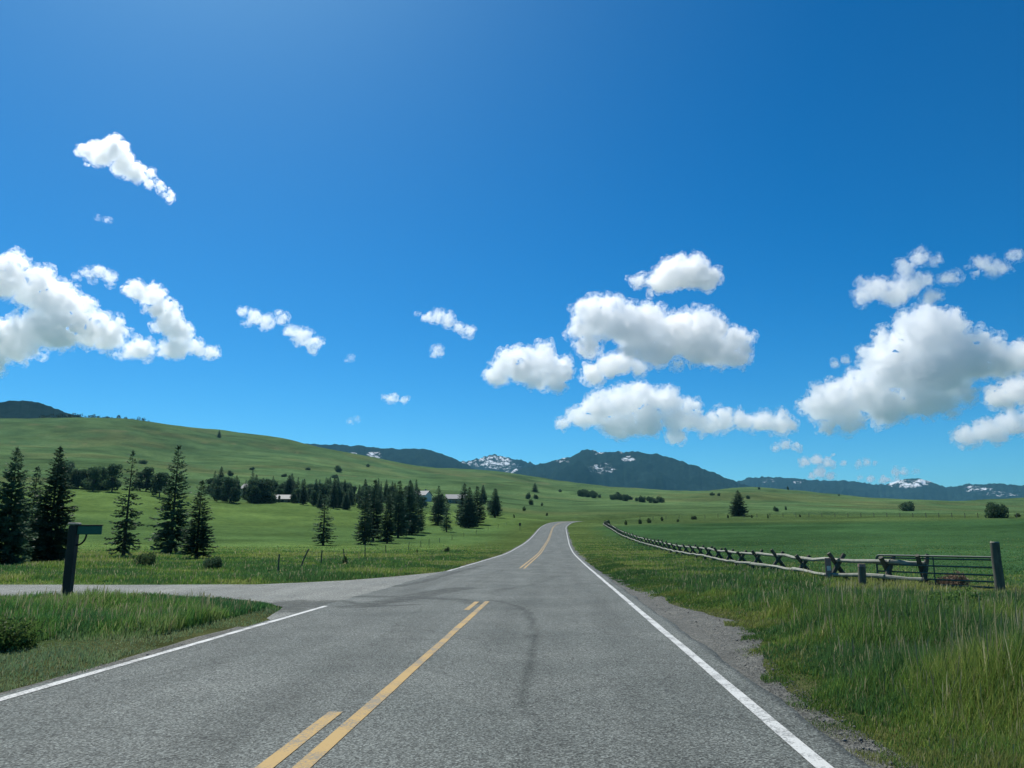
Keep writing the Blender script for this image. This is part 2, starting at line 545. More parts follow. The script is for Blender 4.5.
def mat_mountain():
    m, nt, out = new_mat('forested_slope')
    tc = N(nt, 'ShaderNodeTexCoord'); v = tc.outputs['Object']
    a = N(nt, 'ShaderNodeAttribute', attribute_name='snow')
    n1 = noise(nt, v, .0035, 6, .65); n2 = noise(nt, v, .028, 5, .75)
    forest = ramp(nt, n2.outputs[0], [(.3, (.004, .012, .014)), (.65, (.014, .028, .026))])
    clear = ramp(nt, n1.outputs[0], [(.6, (1, 1, 1)), (.78, (1.8, 1.7, 1.4))])
    c = mixc(nt, 1, forest.outputs[0], clear.outputs[0], 'MULTIPLY')
    mpv = N(nt, 'ShaderNodeMapping'); mpv.inputs['Scale'].default_value = (1, 1, .35); L(nt, v, mpv.inputs[0])
    s1 = noise(nt, mpv.outputs[0], .011, 7, .72)
    s2 = noise(nt, v, .05, 5, .7)
    av = N(nt, 'ShaderNodeMath', operation='MULTIPLY_ADD'); L(nt, s2.outputs[0], av.inputs[0]); av.inputs[1].default_value = .7; 
    sb_ = N(nt, 'ShaderNodeMath', operation='MULTIPLY_ADD'); L(nt, s1.outputs[0], sb_.inputs[0]); sb_.inputs[1].default_value = 1.0; sb_.inputs[2].default_value = -.35
    L(nt, sb_.outputs[0], av.inputs[2])
    ad = N(nt, 'ShaderNodeMath', operation='MULTIPLY'); L(nt, a.outputs['Fac'], ad.inputs[0]); L(nt, av.outputs[0], ad.inputs[1])
    sm = ramp(nt, ad.outputs[0], [(.5, (0, 0, 0)), (.56, (1, 1, 1))])
    c = mixc(nt, sm.outputs[0], c, (.66, .70, .74))
    b = N(nt, 'ShaderNodeBsdfDiffuse'); L(nt, c, b.inputs[0]); L(nt, b.outputs[0], out.inputs[0]); return m


M = {}
M['terrain'] = mat_terrain()
M['asphalt'] = mat_asphalt('asphalt', (.088, .101, .093), (.134, .148, .136))
M['asphalt_side'] = mat_asphalt('asphalt_pale', (.15, .163, .15), (.2, .21, .19))
M['yellow'] = mat_paint('yellow_paint', (.36, .235, .06), (.17, .15, .1))
M['white'] = mat_paint('white_paint', (.5, .52, .5), (.2, .21, .2))
M['gravel'] = mat_gravel()
M['mountain'] = mat_mountain()
M['spruce'] = leafy('spruce_needles', (.072, .128, .078), .5, .45, .9)
M['spruce_far'] = leafy('needles_far', (.02, .038, .022), .5, .2, .6)
M['leaf'] = leafy('broad_leaves', (.045, .08, .03), .45, .35, .7)
M['leaf_dark'] = leafy('dark_leaves', (.062, .112, .058), .4, .35, .7)
M['shrub'] = leafy('shrub_leaves', (.078, .118, .05), .4, .3, 1.5)
M['bark'] = plain('bark', (.07, .055, .042), .9, .4, 9, bump=.6, stretch=(1, 1, .25))
M['grass'] = leafy('grass_blades', None, 0, .42, 1, attr='tint')
M['log_grey'] = plain('weathered_rail', (.26, .27, .22), .85, .3, 5, bump=.5, stretch=(1, 1, 1))
M['log_dark'] = plain('weathered_buck', (.075, .075, .055), .88, .4, 7, bump=.5)
M['post'] = plain('weathered_post', (.105, .105, .078), .88, .35, 9, bump=.6, stretch=(1, 1, .2))
M['cut_end'] = plain('cut_wood_end', (.36, .33, .27), .85, .2, 14)
M['dark_wood'] = plain('dark_stained_wood', (.035, .03, .025), .8, .35, 9, bump=.4, stretch=(1, 1, .2))
M['gate'] = plain('green_gate_paint', (.05, .085, .066), .6, .2, 8)
M['iron'] = plain('dark_iron', (.03, .03, .03), .5, .2, 12, metal=.5)
M['sign_green'] = plain('green_sign_sheet', (.012, .11, .075), .45, .12, 5)
M['sign_grey'] = plain('grey_sign_back', (.2, .21, .2), .5, .1, 5, metal=.3)
M['pink_wood'] = plain('reddish_board', (.30, .2, .17), .8, .2, 8)
M['white_board'] = plain('white_notice', (.62, .62, .6), .6, .08, 8)
M['roof_white'] = plain('pale_metal_roof', (.2, .215, .225), .7, .08, 3)
M['roof_grey'] = plain('grey_roof', (.16, .18, .2), .7, .2, 3)
M['wall_tan'] = plain('tan_siding', (.3, .25, .18), .8, .15, 2)
M['wall_white'] = plain('white_siding', (.6, .6, .57), .8, .08, 2)
M['glass'] = plain('window_glass', (.03, .04, .05), .12, .1, 2)
M['door'] = plain('door_paint', (.1, .06, .04), .6, .1, 3)
M['stone'] = plain('pebble', (.13, .135, .125), .9, .4, 30)

# ------------------------------------------------------------------ ground sheet
a_in = np.linspace(-48, 48, 680)
azd = np.unique(np.concatenate([np.linspace(-180, -48, 90), a_in, np.linspace(48, 180, 90)]))[:-1]
rr = np.concatenate([[.6], np.geomspace(1.2, 2600, 400), np.geomspace(2750, 13500, 24)])
AZ, RR = np.meshgrid(np.radians(azd), rr, indexing='ij')
GX, GY = RR * np.sin(AZ), RR * np.cos(AZ)
GZ = height(GX, GY)
na, nr = GX.shape
V = np.stack([GX.ravel(), GY.ravel(), GZ.ravel()], 1)
ii, jj = np.meshgrid(np.arange(na), np.arange(nr - 1), indexing='ij')
i2 = (ii + 1) % na
Fq = np.stack([ii * nr + jj, ii * nr + jj + 1, i2 * nr + jj + 1, i2 * nr + jj], -1).reshape(-1, 4)
V = np.vstack([V, [[0, 0, -.07]]]); cidx = len(V) - 1
tri = np.stack([np.full(na, cidx), np.arange(na) * nr, ((np.arange(na) + 1) % na) * nr], 1)
x, y = V[:, 0], V[:, 1]; r = np.hypot(x, y); az = np.degrees(np.arctan2(x, y))
u_, k_ = road_uv(x, y)
wob = fbm(x / 45, y / 45, oct=4, seed=21)
def C(*c): return np.array(c)[None, :]
hill = C(.086, .148, .072); hill2 = C(.066, .124, .064)
past = C(.096, .164, .060); past2 = C(.072, .134, .056)
fld = C(.036, .086, .042); fld2 = C(.064, .108, .048)
verge = C(.066, .106, .042)
left = sstep(2, -6, az - 0.0)[:, None]
far_w = sstep(300, 380, r + wob * 25)[:, None]
mo = (np.clip(fbm(x / 14, y / 14, oct=4, seed=39), -1, 1))[:, None]
tint = (past * (1 - sstep(105, 140, r + wob * 14)[:, None]) + past2 * sstep(105, 140, r + wob * 14)[:, None])
b2 = sstep(190, 240, r + wob * 25)[:, None]; tint = tint * (1 - b2) + past * .95 * b2
rt = fld * (1 - sstep(205, 235, r + wob * 16)[:, None]) + fld2 * sstep(205, 235, r + wob * 16)[:, None]
rt = np.where(((r > 150) & (r < 180))[:, None], rt * 1.08, rt)
tint = tint * left + rt * (1 - left)
hl = hill * (1 - (.5 + .5 * np.clip(wob * 1.6, -1, 1))[:, None]) + hill2 * (.5 + .5 * np.clip(wob * 1.6, -1, 1))[:, None]
streak = sstep(.25, .6, fbm(x / 260, y / 32, oct=4, seed=31))[:, None]
pat = fbm(x / 75, y / 75, oct=5, seed=33); pat2 = fbm(x / 22, y / 22, oct=4, seed=35)
hl = hl * (1 - .22 * streak) * (1 + .22 * np.clip(pat, -1, 1) + .12 * np.clip(pat2, -1, 1))[:, None]
drys = (sstep(.42, .75, fbm(x / 130 + 7, y / 60, oct=5, seed=36)) * .28)[:, None]
hl = hl * (1 - drys) + C(.135, .135, .07) * drys
# faint cattle tracks contouring the hill
for tr_, tw_ in ((610, 2.2), (760, 2.6), (930, 3.2), (1120, 3.5)):
    tk = (np.exp(-((r - tr_ - 45 * fbm(az / 7, az * 0 + tr_, oct=4, seed=37)) / tw_) ** 2) * .45 * (fbm(az / 3, az * 0 + tr_, oct=2, seed=38) > -.15))[:, None]
    hl = hl * (1 - tk) + C(.15, .14, .09) * tk
tint = tint * (1 + .2 * mo)
tint = tint * (1 - far_w) + hl * far_w
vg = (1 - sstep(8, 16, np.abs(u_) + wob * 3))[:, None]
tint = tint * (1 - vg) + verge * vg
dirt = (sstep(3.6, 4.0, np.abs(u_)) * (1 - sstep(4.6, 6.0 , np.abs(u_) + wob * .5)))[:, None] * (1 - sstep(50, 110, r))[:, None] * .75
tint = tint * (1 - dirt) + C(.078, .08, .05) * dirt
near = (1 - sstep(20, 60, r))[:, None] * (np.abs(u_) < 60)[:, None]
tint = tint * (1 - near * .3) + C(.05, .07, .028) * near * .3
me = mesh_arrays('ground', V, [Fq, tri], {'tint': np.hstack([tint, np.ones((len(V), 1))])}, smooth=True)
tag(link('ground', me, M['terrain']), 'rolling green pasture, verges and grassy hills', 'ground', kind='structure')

# ------------------------------------------------------------------ roads
def poly_dist(px, py, pts):
    d = np.full(px.shape, 1e9)
    for (ax, ay), (bx, by) in zip(pts[:-1], pts[1:]):
        vx, vy = bx - ax, by - ay
        t = np.clip(((px - ax) * vx + (py - ay) * vy) / (vx * vx + vy * vy + 1e-9), 0, 1)
        d = np.minimum(d, np.hypot(px - ax - t * vx, py - ay - t * vy))
    return d


def G(*pix): return [ground0(*p) for p in pix]


MARKS = [  # (pixel path of the mark on the near, level road, half width in metres, strength)
    (G((490, 600), (512, 604), (527, 611), (534, 624), (533, 645), (528, 675), (523, 690), (521, 706)), .075, .62),
    ([(-.72, 3), (-.72, 90)], .3, .13), ([(.95, 3), (.95, 90)], .3, .13), ([(-2.65, 3), (-2.65, 90)], .3, .12), ([(-4.3, 3), (-4.3, 90)], .3, .12),
    (G((472, 600), (500, 601), (520, 607)), .1, .35),
    (G((356, 606), (395, 600), (440, 591), (466, 588)), .5, .65),
    (G((366, 596), (410, 597), (455, 599), (478, 603)), .35, .6),
    (G((340, 600), (375, 606), (420, 604)), .18, .7),
    (G((398, 586), (425, 581), (452, 573), (480, 566)), .22, .55),
    (G((560, 566), (559, 600), (562, 640), (575, 700), (592, 768)), .25, .1),
    (G((500, 590), (530, 585), (560, 575)), .22, .3),
    (G((640, 680), (655, 700), (690, 768)), .3, .25),
]


def stain_at(x, y):
    s = np.zeros(x.shape)
    w = fbm(x * 1.3, y * 1.3, oct=3, seed=41) * .35
    for pts, hw, st in MARKS:
        d = poly_dist(x, y, pts)
        s = np.maximum(s, min(1.0, st * 1.35) * (1 - sstep(hw * .55, hw * 1.25, d + w * hw)))
    return s


def strip(i0, i1, us, step_fn, zoff, name, mat, stain=False, skirt=False, jit=0.0):
    """sheet that follows the road between centre samples i0..i1 (floats) at the offsets us"""
    t = []; q = i0
    while q < i1: t.append(q); q += step_fn(q)
    t.append(i1); t = np.array(t)
    cx = np.interp(t, np.arange(len(RC)), RC[:, 0]); cy = np.interp(t, np.arange(len(RC)), RC[:, 1]); cz = np.interp(t, np.arange(len(RC)), RC[:, 2])
    nx = np.interp(t, np.arange(len(RC)), RN[:, 0]); ny = np.interp(t, np.arange(len(RC)), RN[:, 1])
    us = np.asarray(us, float)
    U = np.repeat(us[None, :], len(t), 0)
    if jit:
        e = fbm(t * .9, t * 0 + 3.1, oct=3, seed=51) * jit
        U[:, 0] += e; U[:, -1] += fbm(t * .9, t * 0 + 9.7, oct=3, seed=52) * jit
    X = cx[:, None] + nx[:, None] * U; Y = cy[:, None] + ny[:, None] * U
    Z = np.repeat(cz[:, None], len(us), 1) + zoff - .012 * np.abs(U) / 3.5
    if skirt:
        X = np.hstack([X[:, :1], X, X[:, -1:]]); Y = np.hstack([Y[:, :1], Y, Y[:, -1:]])
        Z = np.hstack([Z[:, :1] - .12, Z, Z[:, -1:] - .12])
    n, m = X.shape
    V = np.stack([X.ravel(), Y.ravel(), Z.ravel()], 1)
    a, b = np.meshgrid(np.arange(n - 1), np.arange(m - 1), indexing='ij')
    Fq = np.stack([a * m + b, a * m + b + 1, (a + 1) * m + b + 1, (a + 1) * m + b], -1).reshape(-1, 4)
    at_ = {'stain': stain_at(V[:, 0], V[:, 1])} if stain else None
    return mesh_arrays(name, V, [Fq], at_, smooth=True), mat


def i_of_y(y): return float(np.interp(y, RC[:250, 1], np.arange(250)))


def stp(i):
    y = RC[int(i), 1]
    return .1 if 2 < y < 48 else (.6 if y < 90 else 1.0)


ZR = .0
me, mt = strip(0, len(RC) - 1, np.linspace(-ROAD_L, ROAD_R, 75), stp, ZR, 'road', M['asphalt'], stain=True, skirt=True, jit=.05)
tag(link('road', me, mt), 'worn grey two lane asphalt road', 'road', kind='structure')


def lstep(i): return .5 if RC[int(i), 1] < 90 else 1.0


def line(name, y0, y1, uc, w, mat, label, i1=None, jit=.006):
    me, mt = strip(i_of_y(y0), i1 if i1 else i_of_y(y1), [uc - w / 2, uc, uc + w / 2], lstep, ZR + .005, name, mat, jit=jit)
    return tag(link(name, me, mt), label, 'road marking', kind='structure')


LAST = len(RC) - 2
UR = 3.43; UL = -3.5
line('edge_line', -20, 0, UR, .115, M['white'], 'white edge line along the gravel shoulder side', i1=LAST)
line('edge_line', -20, ground0(318, 605.5)[1], UL, .115, M['white'], 'white edge line stopping at the side road mouth')
line('edge_line', ground0(458, 571)[1], 0, UL, .115, M['white'], 'white edge line beginning again past the side road', i1=LAST)
yc = .03
ye = ground0(490, 601.5)[1]; yd0 = ground0(335, 712)[1]; yd1 = ground0(466, 610)[1]; yf = ground0(521, 568.6)[1]
line('centre_line', -20, ye, yc, .115, M['yellow'], 'solid yellow centre line running up to the junction')
line('centre_line', 3, yd0, yc - .24, .115, M['yellow'], 'short yellow dash beside the solid centre line')
line('centre_line', yd1, ye - .1, yc - .24, .115, M['yellow'], 'small yellow dash at the end of the centre line')
line('centre_line', yf, 0, yc, .115, M['yellow'], 'far yellow centre line past the junction', i1=LAST)
line('centre_line', yf + .6, 0, yc - .24, .115, M['yellow'], 'far second yellow centre line past the junction', i1=LAST)

# side road
xs = np.concatenate([np.linspace(-138, -30, 60), np.linspace(-29.5, -4.4, 130)])
n = 46
Vs = np.zeros((len(xs), n, 3))
yn, yf_ = side_near(xs), side_far(xs)
yn = yn + fbm(xs * .8, xs * 0, oct=3, seed=61) * .07; yf_ = yf_ + fbm(xs * .8, xs * 0 + 4, oct=3, seed=62) * .07
t = np.linspace(0, 1, n)
Vs[..., 0] = xs[:, None]; Vs[..., 1] = yn[:, None] * (1 - t) + yf_[:, None] * t
_uu, _kk = road_uv(Vs[..., 0], Vs[..., 1])
Vs[..., 2] = (RC[_kk, 2].reshape(len(xs), n) * (np.abs(_uu.reshape(len(xs), n)) < 6)) - .024
Vs[:, 0, 2] -= .0; m = n
a, b = np.meshgrid(np.arange(len(xs) - 1), np.arange(m - 1), indexing='ij')
Fq = np.stack([a * m + b, (a + 1) * m + b, (a + 1) * m + b + 1, a * m + b + 1], -1).reshape(-1, 4)
Vf = Vs.reshape(-1, 3)
st = stain_at(Vf[:, 0], Vf[:, 1])
pt = G((276, 601), (300, 599.5), (326, 602))         # a newer, darker patch in the near corner
st = np.maximum(st, 1.3 * (1 - sstep(.6, .95, poly_dist(Vf[:, 0], Vf[:, 1], G((278, 609), (290, 604), (303, 601.5), (322, 602.5))) + fbm(Vf[:, 0] * 2, Vf[:, 1] * 2, oct=3, seed=63) * .2)))
me = mesh_arrays('side_road', Vf, [Fq], {'stain': st}, smooth=True)
tag(link('side_road', me, M['asphalt_side']), 'pale side road joining across the meadow', 'road', kind='structure')


# gravel shoulders
def shoulder_w(y):
    return np.interp(y, [-20, 3, 6, 9, 11, 13, 15, 16.5, 18, 21, 26, 34, 45, 80, 250], [.32, .32, .34, .46, .7, 1.05, 1.35, 1.15, .85, .75, .5, .32, .22, .14, .12])


def shoulder(side, name, label, wfn, y0, y1, mat):
    t = np.arange(i_of_y(y0), i_of_y(y1), .5)
    cx = np.interp(t, np.arange(len(RC)), RC[:, 0]); cy = np.interp(t, np.arange(len(RC)), RC[:, 1]); cz = np.interp(t, np.arange(len(RC)), RC[:, 2])
    nx = np.interp(t, np.arange(len(RC)), RN[:, 0]); ny = np.interp(t, np.arange(len(RC)), RN[:, 1])
    w = wfn(cy) + fbm(cy * .5, cy * 0 + 2, oct=4, seed=71) * (.22 if side > 0 else .07) + .1
    inner = (ROAD_R if side > 0 else ROAD_L) - .12
    rows = []
    for q in np.linspace(0, 1, 7):
        uu = side * (inner + q * (w + .15))
        X = cx + nx * uu; Y = cy + ny * uu
        z = cz - .03 - .05 * q
        rows.append(np.stack([X, Y, z], 1))
    A = np.stack(rows, 1); n_, m_ = A.shape[:2]
    # outer rim tucks under the ground
    A[:, -1, 2] = np.minimum(A[:, -1, 2], height(A[:, -1, 0], A[:, -1, 1]) - .03)
    A[:, 1:-1, 2] = np.maximum(A[:, 1:-1, 2], height(A[:, 1:-1, 0], A[:, 1:-1, 1]) + .012)
    a, b = np.meshgrid(np.arange(n_ - 1), np.arange(m_ - 1), indexing='ij')
    Fq = np.stack([a * m_ + b, a * m_ + b + 1, (a + 1) * m_ + b + 1, (a + 1) * m_ + b], -1).reshape(-1, 4)
    if side < 0: Fq = Fq[:, ::-1]
    return tag(link(name, mesh_arrays(name, A.reshape(-1, 3), [Fq], None, True), mat), label, 'road shoulder', kind='structure')


shoulder(1, 'road_shoulder', 'grey gravel shoulder widening before the gate', shoulder_w, -10, 240, M['gravel'])
shoulder(-1, 'road_shoulder', 'narrow gravel shoulder beside the grass triangle', lambda y: np.full_like(y, .3), -10, 14.3, M['gravel'])
shoulder(-1, 'road_shoulder', 'thin gravel shoulder past the side road', lambda y: np.full_like(y, .2), 45, 240, M['gravel'])

# loose stones on the shoulder
ns = 5200
py_ = np.exp(RNG.uniform(math.log(3.5), math.log(32), ns)); sw = shoulder_w(py_)
pu = ROAD_R - .05 + RNG.random(ns) ** .8 * (sw - .08)
lf = RNG.random(ns) < .12
pu = np.where(lf, -(ROAD_L + RNG.random(ns) * .4), pu); py_ = np.where(lf, RNG.uniform(5, 13.5, ns), py_)
pxx = -1.57 + pu
oct_v = np.array([(1, 0, 0), (-1, 0, 0), (0, 1, 0), (0, -1, 0), (0, 0, .8), (0, 0, -.5)], float)
oct_f = np.array([(0, 2, 4), (2, 1, 4), (1, 3, 4), (3, 0, 4), (2, 0, 5), (1, 2, 5), (3, 1, 5), (0, 3, 5)])
sz = RNG.uniform(.003, .009, ns) * (1 + (RNG.random(ns) < .03) * 1.6)
rot = RNG.uniform(0, 6.28, ns)
vv = oct_v[None] * (sz[:, None, None] * RNG.uniform(.6, 1.3, (ns, 6, 1)))
vx = vv[..., 0] * np.cos(rot)[:, None] - vv[..., 1] * np.sin(rot)[:, None]; vy = vv[..., 0] * np.sin(rot)[:, None] + vv[..., 1] * np.cos(rot)[:, None]
hz = height(pxx, py_) + .022
SV = np.stack([vx + pxx[:, None], vy + py_[:, None], vv[..., 2] + hz[:, None]], -1).reshape(-1, 3)
SF = (oct_f[None] + (np.arange(ns) * 6)[:, None, None]).reshape(-1, 3)
tag(link('loose_gravel', mesh_arrays('loose_gravel', SV, [SF]), M['stone']), 'loose grey stones scattered over the road shoulder', 'gravel', kind='stuff')

# ------------------------------------------------------------------ grass
PAL = np.array([(.155, .25, .048), (.108, .215, .05), (.21, .295, .062), (.075, .165, .05), (.27, .315, .09), (.36, .33, .17)])


def blades(X, Y, Hh, dist, name, label, pw, dark=None, seed=1, wmul=1.0, lean=.45, cat='grass', heads=.05, pale=None):
    rg = np.random.default_rng(seed)
    n = len(X)
    Z = height(X, Y) - .015
    h = Hh * rg.uniform(.55, 1.2, n)
    w = np.clip(.00092 * dist, .004, .08) * rg.uniform(.7, 1.4, n) * wmul
    th = rg.uniform(0, 2 * math.pi, n); fa = rg.uniform(0, math.pi, n)
    ln = lean * h * rg.uniform(.15, 1.0, n)
    dx, dy = np.cos(th) * ln + .10 * h, np.sin(th) * ln - .04 * h
    sx, sy = np.cos(fa) * w / 2, np.sin(fa) * w / 2
    Vb = np.empty((n, 5, 3))
    Vb[:, 0] = np.stack([X - sx, Y - sy, Z], 1); Vb[:, 1] = np.stack([X + sx, Y + sy, Z], 1)
    mx, my, mz = X + dx * .32, Y + dy * .32, Z + h * .58
    Vb[:, 2] = np.stack([mx + sx * .8, my + sy * .8, mz], 1); Vb[:, 3] = np.stack([mx - sx * .8, my - sy * .8, mz], 1)
    Vb[:, 4] = np.stack([X + dx, Y + dy, Z + h], 1)
    hd = rg.random(n) < heads
    # seed heads: fat spindle on top of the stalk
    Vb[hd, 0] += 0; 
    k = np.nonzero(hd)[0]
    Vb[k, 0] = np.stack([X[k] - sx[k] * .3, Y[k] - sy[k] * .3, Z[k]], 1); Vb[k, 1] = np.stack([X[k] + sx[k] * .3, Y[k] + sy[k] * .3, Z[k]], 1)
    hh = h[k] * 1.3
    mx, my, mz = X[k] + dx[k] * .5, Y[k] + dy[k] * .5, Z[k] + hh * .86
    Vb[k, 2] = np.stack([mx + sx[k] * .9, my + sy[k] * .9, mz], 1); Vb[k, 3] = np.stack([mx - sx[k] * .9, my - sy[k] * .9, mz], 1)
    Vb[k, 4] = np.stack([X[k] + dx[k] * .62, Y[k] + dy[k] * .62, Z[k] + hh], 1)
    b = np.arange(n)[:, None] * 5
    Q = b + np.array([[0, 1, 2, 3]]); T = b + np.array([[3, 2, 4]])
    # colour: species drift in patches plus per-blade scatter
    drift = fbm(X * .55, Y * .55, oct=3, seed=seed + 5); drift2 = fbm(X * .16 + 4, Y * .16, oct=3, seed=seed + 9)
    pick = np.clip((drift * .7 + drift2 * .8 + .5 + rg.normal(0, .18, n)), 0, .999)
    order = np.array([3, 3, 1, 1, 0, 0, 2, 4])
    c = PAL[order[(pick * 8).astype(int)]] * pw
    dry = rg.random(n) < (.04 + .08 * np.clip(drift2, 0, 1)); c[dry] = PAL[5] * rg.uniform(.8, 1.25, (dry.sum(), 1))
    c[k] = np.array([.30, .29, .16]) * rg.uniform(.7, 1.3, (len(k), 1))
    c = c * rg.uniform(.7, 1.3, (n, 1))
    if pale is not None: c = c * (1 - pale[:, None]) + np.array([.22, .29, .17]) * pale[:, None]
    cc = np.ones((n, 5, 4)); cc[:, :, :3] = c[:, None, :]
    me = mesh_arrays(name, Vb.reshape(-1, 3), [Q, T], {'tint': cc.reshape(-1, 4)})
    return tag(link(name, me, M['grass']), label, cat, kind='stuff')


def polar_pts(n, d0, d1, a0, a1, seed):
    rg = np.random.default_rng(seed)
    d = np.exp(rg.uniform(math.log(d0), math.log(d1), n)); a = np.radians(rg.uniform(a0, a1, n))
    return d * np.sin(a), d * np.cos(a), d


# right verge
X, Y, D = polar_pts(760000, 3.6, 170, -1, 44, 101)
U, K = road_uv(X, Y)
edge = ROAD_R + shoulder_w(Y)
rag = fbm(X * 1.1, Y * 1.1, oct=3, seed=77)
e = U - edge + rag * .3
tall = sstep(0, 1.3, e) * (.62 + .38 * sstep(20, 12, Y)) * (1 - .35 * sstep(16, 30, Y) * sstep(5, 2.0, U - edge)) 
keep = (e > 0) & (U < 500) & (np.random.default_rng(5).random(len(X)) < .55 + .45 * sstep(0, .5, e))
fx = np.interp(Y, [22, 27.8, 30.6, 65, 110, 300], [14, 12.5, 10.6, 11.8, 12.7, 14])
inside = X < fx + 2.5
keep &= (inside | (np.random.default_rng(6).random(len(X)) < .25))
Hh = (.09 + .33 * tall * (1 - .35 * sstep(15, 22, Y))) * (1 + .5 * fbm(X * .7, Y * .7, oct=3, seed=78))
Hh = np.where(inside, Hh, Hh * .45) * (1 - .4 * sstep(35, 70, D))
keep &= np.random.default_rng(9).random(len(X)) < 1 - .95 * sstep(55, 165, D)
blades(X[keep], Y[keep], Hh[keep], D[keep], 'verge_grass', 'tall roadside grass with pale seed heads below the rail fence', 1.0, seed=3, heads=.02)

# short ragged fringe where the verge meets the gravel
rgf = np.random.default_rng(19)
nf = 170000
Y = np.exp(rgf.uniform(math.log(3.4), math.log(60), nf)); e = -.3 + 1.7 * rgf.random(nf) ** 1.2
X = -1.69 + ROAD_R + shoulder_w(Y) + e + fbm(Y * .8, Y * 0, oct=3, seed=75) * .12
cl = fbm(X * 2.2, Y * 2.2, oct=3, seed=76)
kp = rgf.random(nf) < np.clip(.8 + 2.2 * e + .5 * cl, 0, 1)
Hs = (.05 + .10 * np.clip(e, 0, 1)) * (1 + .5 * cl)
blades(X[kp], Y[kp], Hs[kp], np.hypot(X, Y)[kp], 'verge_grass', 'short ragged grass creeping over the gravel shoulder edge', .8, seed=23, heads=.0)

# grass triangle between the two roads
X, Y, D = polar_pts(330000, 5, 24, -50, -14, 102)
U, K = road_uv(X, Y)
e = -U - ROAD_L - .35 + fbm(X * .9, Y * .9, oct=3, seed=79) * .2
sn = side_near(np.minimum(X, -5.3)) - Y
keep = (e > 0) & (sn > .12) & (X < -5.3)
_b = G((-160, 655), (0, 650), (40, 642), (150, 640), (215, 630), (262, 618), (272, 608))
front = np.interp(X, [p[0] for p in _b], [p[1] for p in _b])
tl = sstep(-.5, 1.0, Y - front + fbm(X * .7, Y * .7, oct=3, seed=80) * .7)
thin = np.random.default_rng(7).random(len(X)) < .45 + .55 * tl
keep &= thin
Hh = (.06 + .22 * tl * np.clip(.12 + sn / 4.2, .15, 1)) * (1 + .55 * fbm(X * .8, Y * .8, oct=3, seed=81))
blades(X[keep], Y[keep], Hh[keep], D[keep], 'verge_grass', 'tall green grass on the triangle between the two roads', np.array([.8, .98, 1.1]), seed=9, heads=.03, pale=(.6 * (1 - tl))[keep])

# strip beyond the side road and along the far left edge
X, Y, D = polar_pts(330000, 24, 130, -52, 0, 103)
U, K = road_uv(X, Y)
keep = (-U > ROAD_L + .35 + .2 * fbm(X * .6, Y * .6, oct=2, seed=82)) & (U > -900) & (Y > side_far(np.minimum(X, -4.9)) + .15)
keep &= np.random.default_rng(8).random(len(X)) < 1 - .97 * sstep(45, 125, D)
Hh = (.08 + .13 * sstep(.3, 4, -U - ROAD_L) * sstep(.1, 2.5, Y - side_far(np.minimum(X, -4.9)))) * (1 + .5 * fbm(X * .25, Y * .25, oct=3, seed=83)) * (1 - .5 * sstep(50, 110, D))
blades(X[keep], Y[keep], Hh[keep], D[keep], 'meadow_grass', 'uneven meadow grass between the side road and the spruces', 1.05, seed=13, heads=.02)

# ------------------------------------------------------------------ trees
def conifer_mesh(seed, Ht, Rad, levels, per, gap, droop=-.25, base=.06, pw=.8, lush=1.0):
    rnd = random.Random(seed); P = []; D = []; S = []; Ls = []; Ws = []
    for i in range(levels):
        t = i / (levels - 1)
        z0 = Ht * (base + (1 - base) * t ** .93)
        Lm = Rad * ((1 - t) ** pw) + .1
        if t < .12: Lm *= .72 + 2.2 * t
        n = max(4, int(per * (1 - .5 * t)))
        off = rnd.uniform(0, 6.28)
        for k in range(n):
            if rnd.random() < gap: continue
            az = off + 6.283 * k / n + rnd.uniform(-.3, .3)
            Lb = Lm * rnd.uniform(.55, 1.2)
            el = droop * (1 - t) + .55 * t + rnd.uniform(-.12, .12)
            zz = z0 + rnd.uniform(-.5, .5) * Ht / levels
            hx, hy = math.cos(az), math.sin(az)
            m = max(3, int(Lb / .16 * lush ** .5))
            for q in range(m):
                s = (q + rnd.uniform(.2, .8)) / m
                if s < .12: continue
                sag = -.28 * s + .34 * s * s * s
                px, py, pz = hx * s * Lb, hy * s * Lb, zz + (math.tan(el) * s + sag * (1 - t)) * Lb
                nk = 4 if lush >= 1 else 3
                for _ in range(nk):
                    a2 = az + rnd.choice((-1, 1)) * rnd.uniform(.15, 1.15)
                    P.append((px, py, pz)); dz = rnd.uniform(-.55, .22)
                    D.append((math.cos(a2), math.sin(a2), dz))
                    S.append((rnd.gauss(0, 1), rnd.gauss(0, 1), rnd.gauss(0, .5)))
                    l = (.17 + .22 * Lb * (1 - .55 * s)) * rnd.uniform(.7, 1.25)
                    Ls.append(l); Ws.append(l * rnd.uniform(.26, .45))
            P.append((hx * Lb * .9, hy * Lb * .9, zz + (math.tan(el) * .9 - .05 * (1 - t)) * Lb)); D.append((hx, hy, .1)); S.append((-hy, hx, rnd.uniform(-.6, .6)))
            Ls.append(.25 + .12 * Lb); Ws.append(.11 + .03 * Lb)
    # leader shoot
    for k in range(10):
        P.append((0, 0, Ht * (.955 + .004 * k))); D.append((rnd.gauss(0, .3), rnd.gauss(0, .3), 1)); S.append((1, rnd.gauss(0, 1), 0)); Ls.append(Ht * .045); Ws.append(.09)
    Vk, Fk = kites(P, D, S, Ls, Ws)
    cr = mesh_arrays('crown', Vk, [Fk])
    tb = MB().tube([(0, 0, -.3), (.01, 0, Ht * .25), (0, .02, Ht * .6), (0, 0, Ht * .97)], [Ht * .017 + .04, Ht * .013 + .02, Ht * .008, .012], 8)
    return cr, tb.mesh('trunk', True)


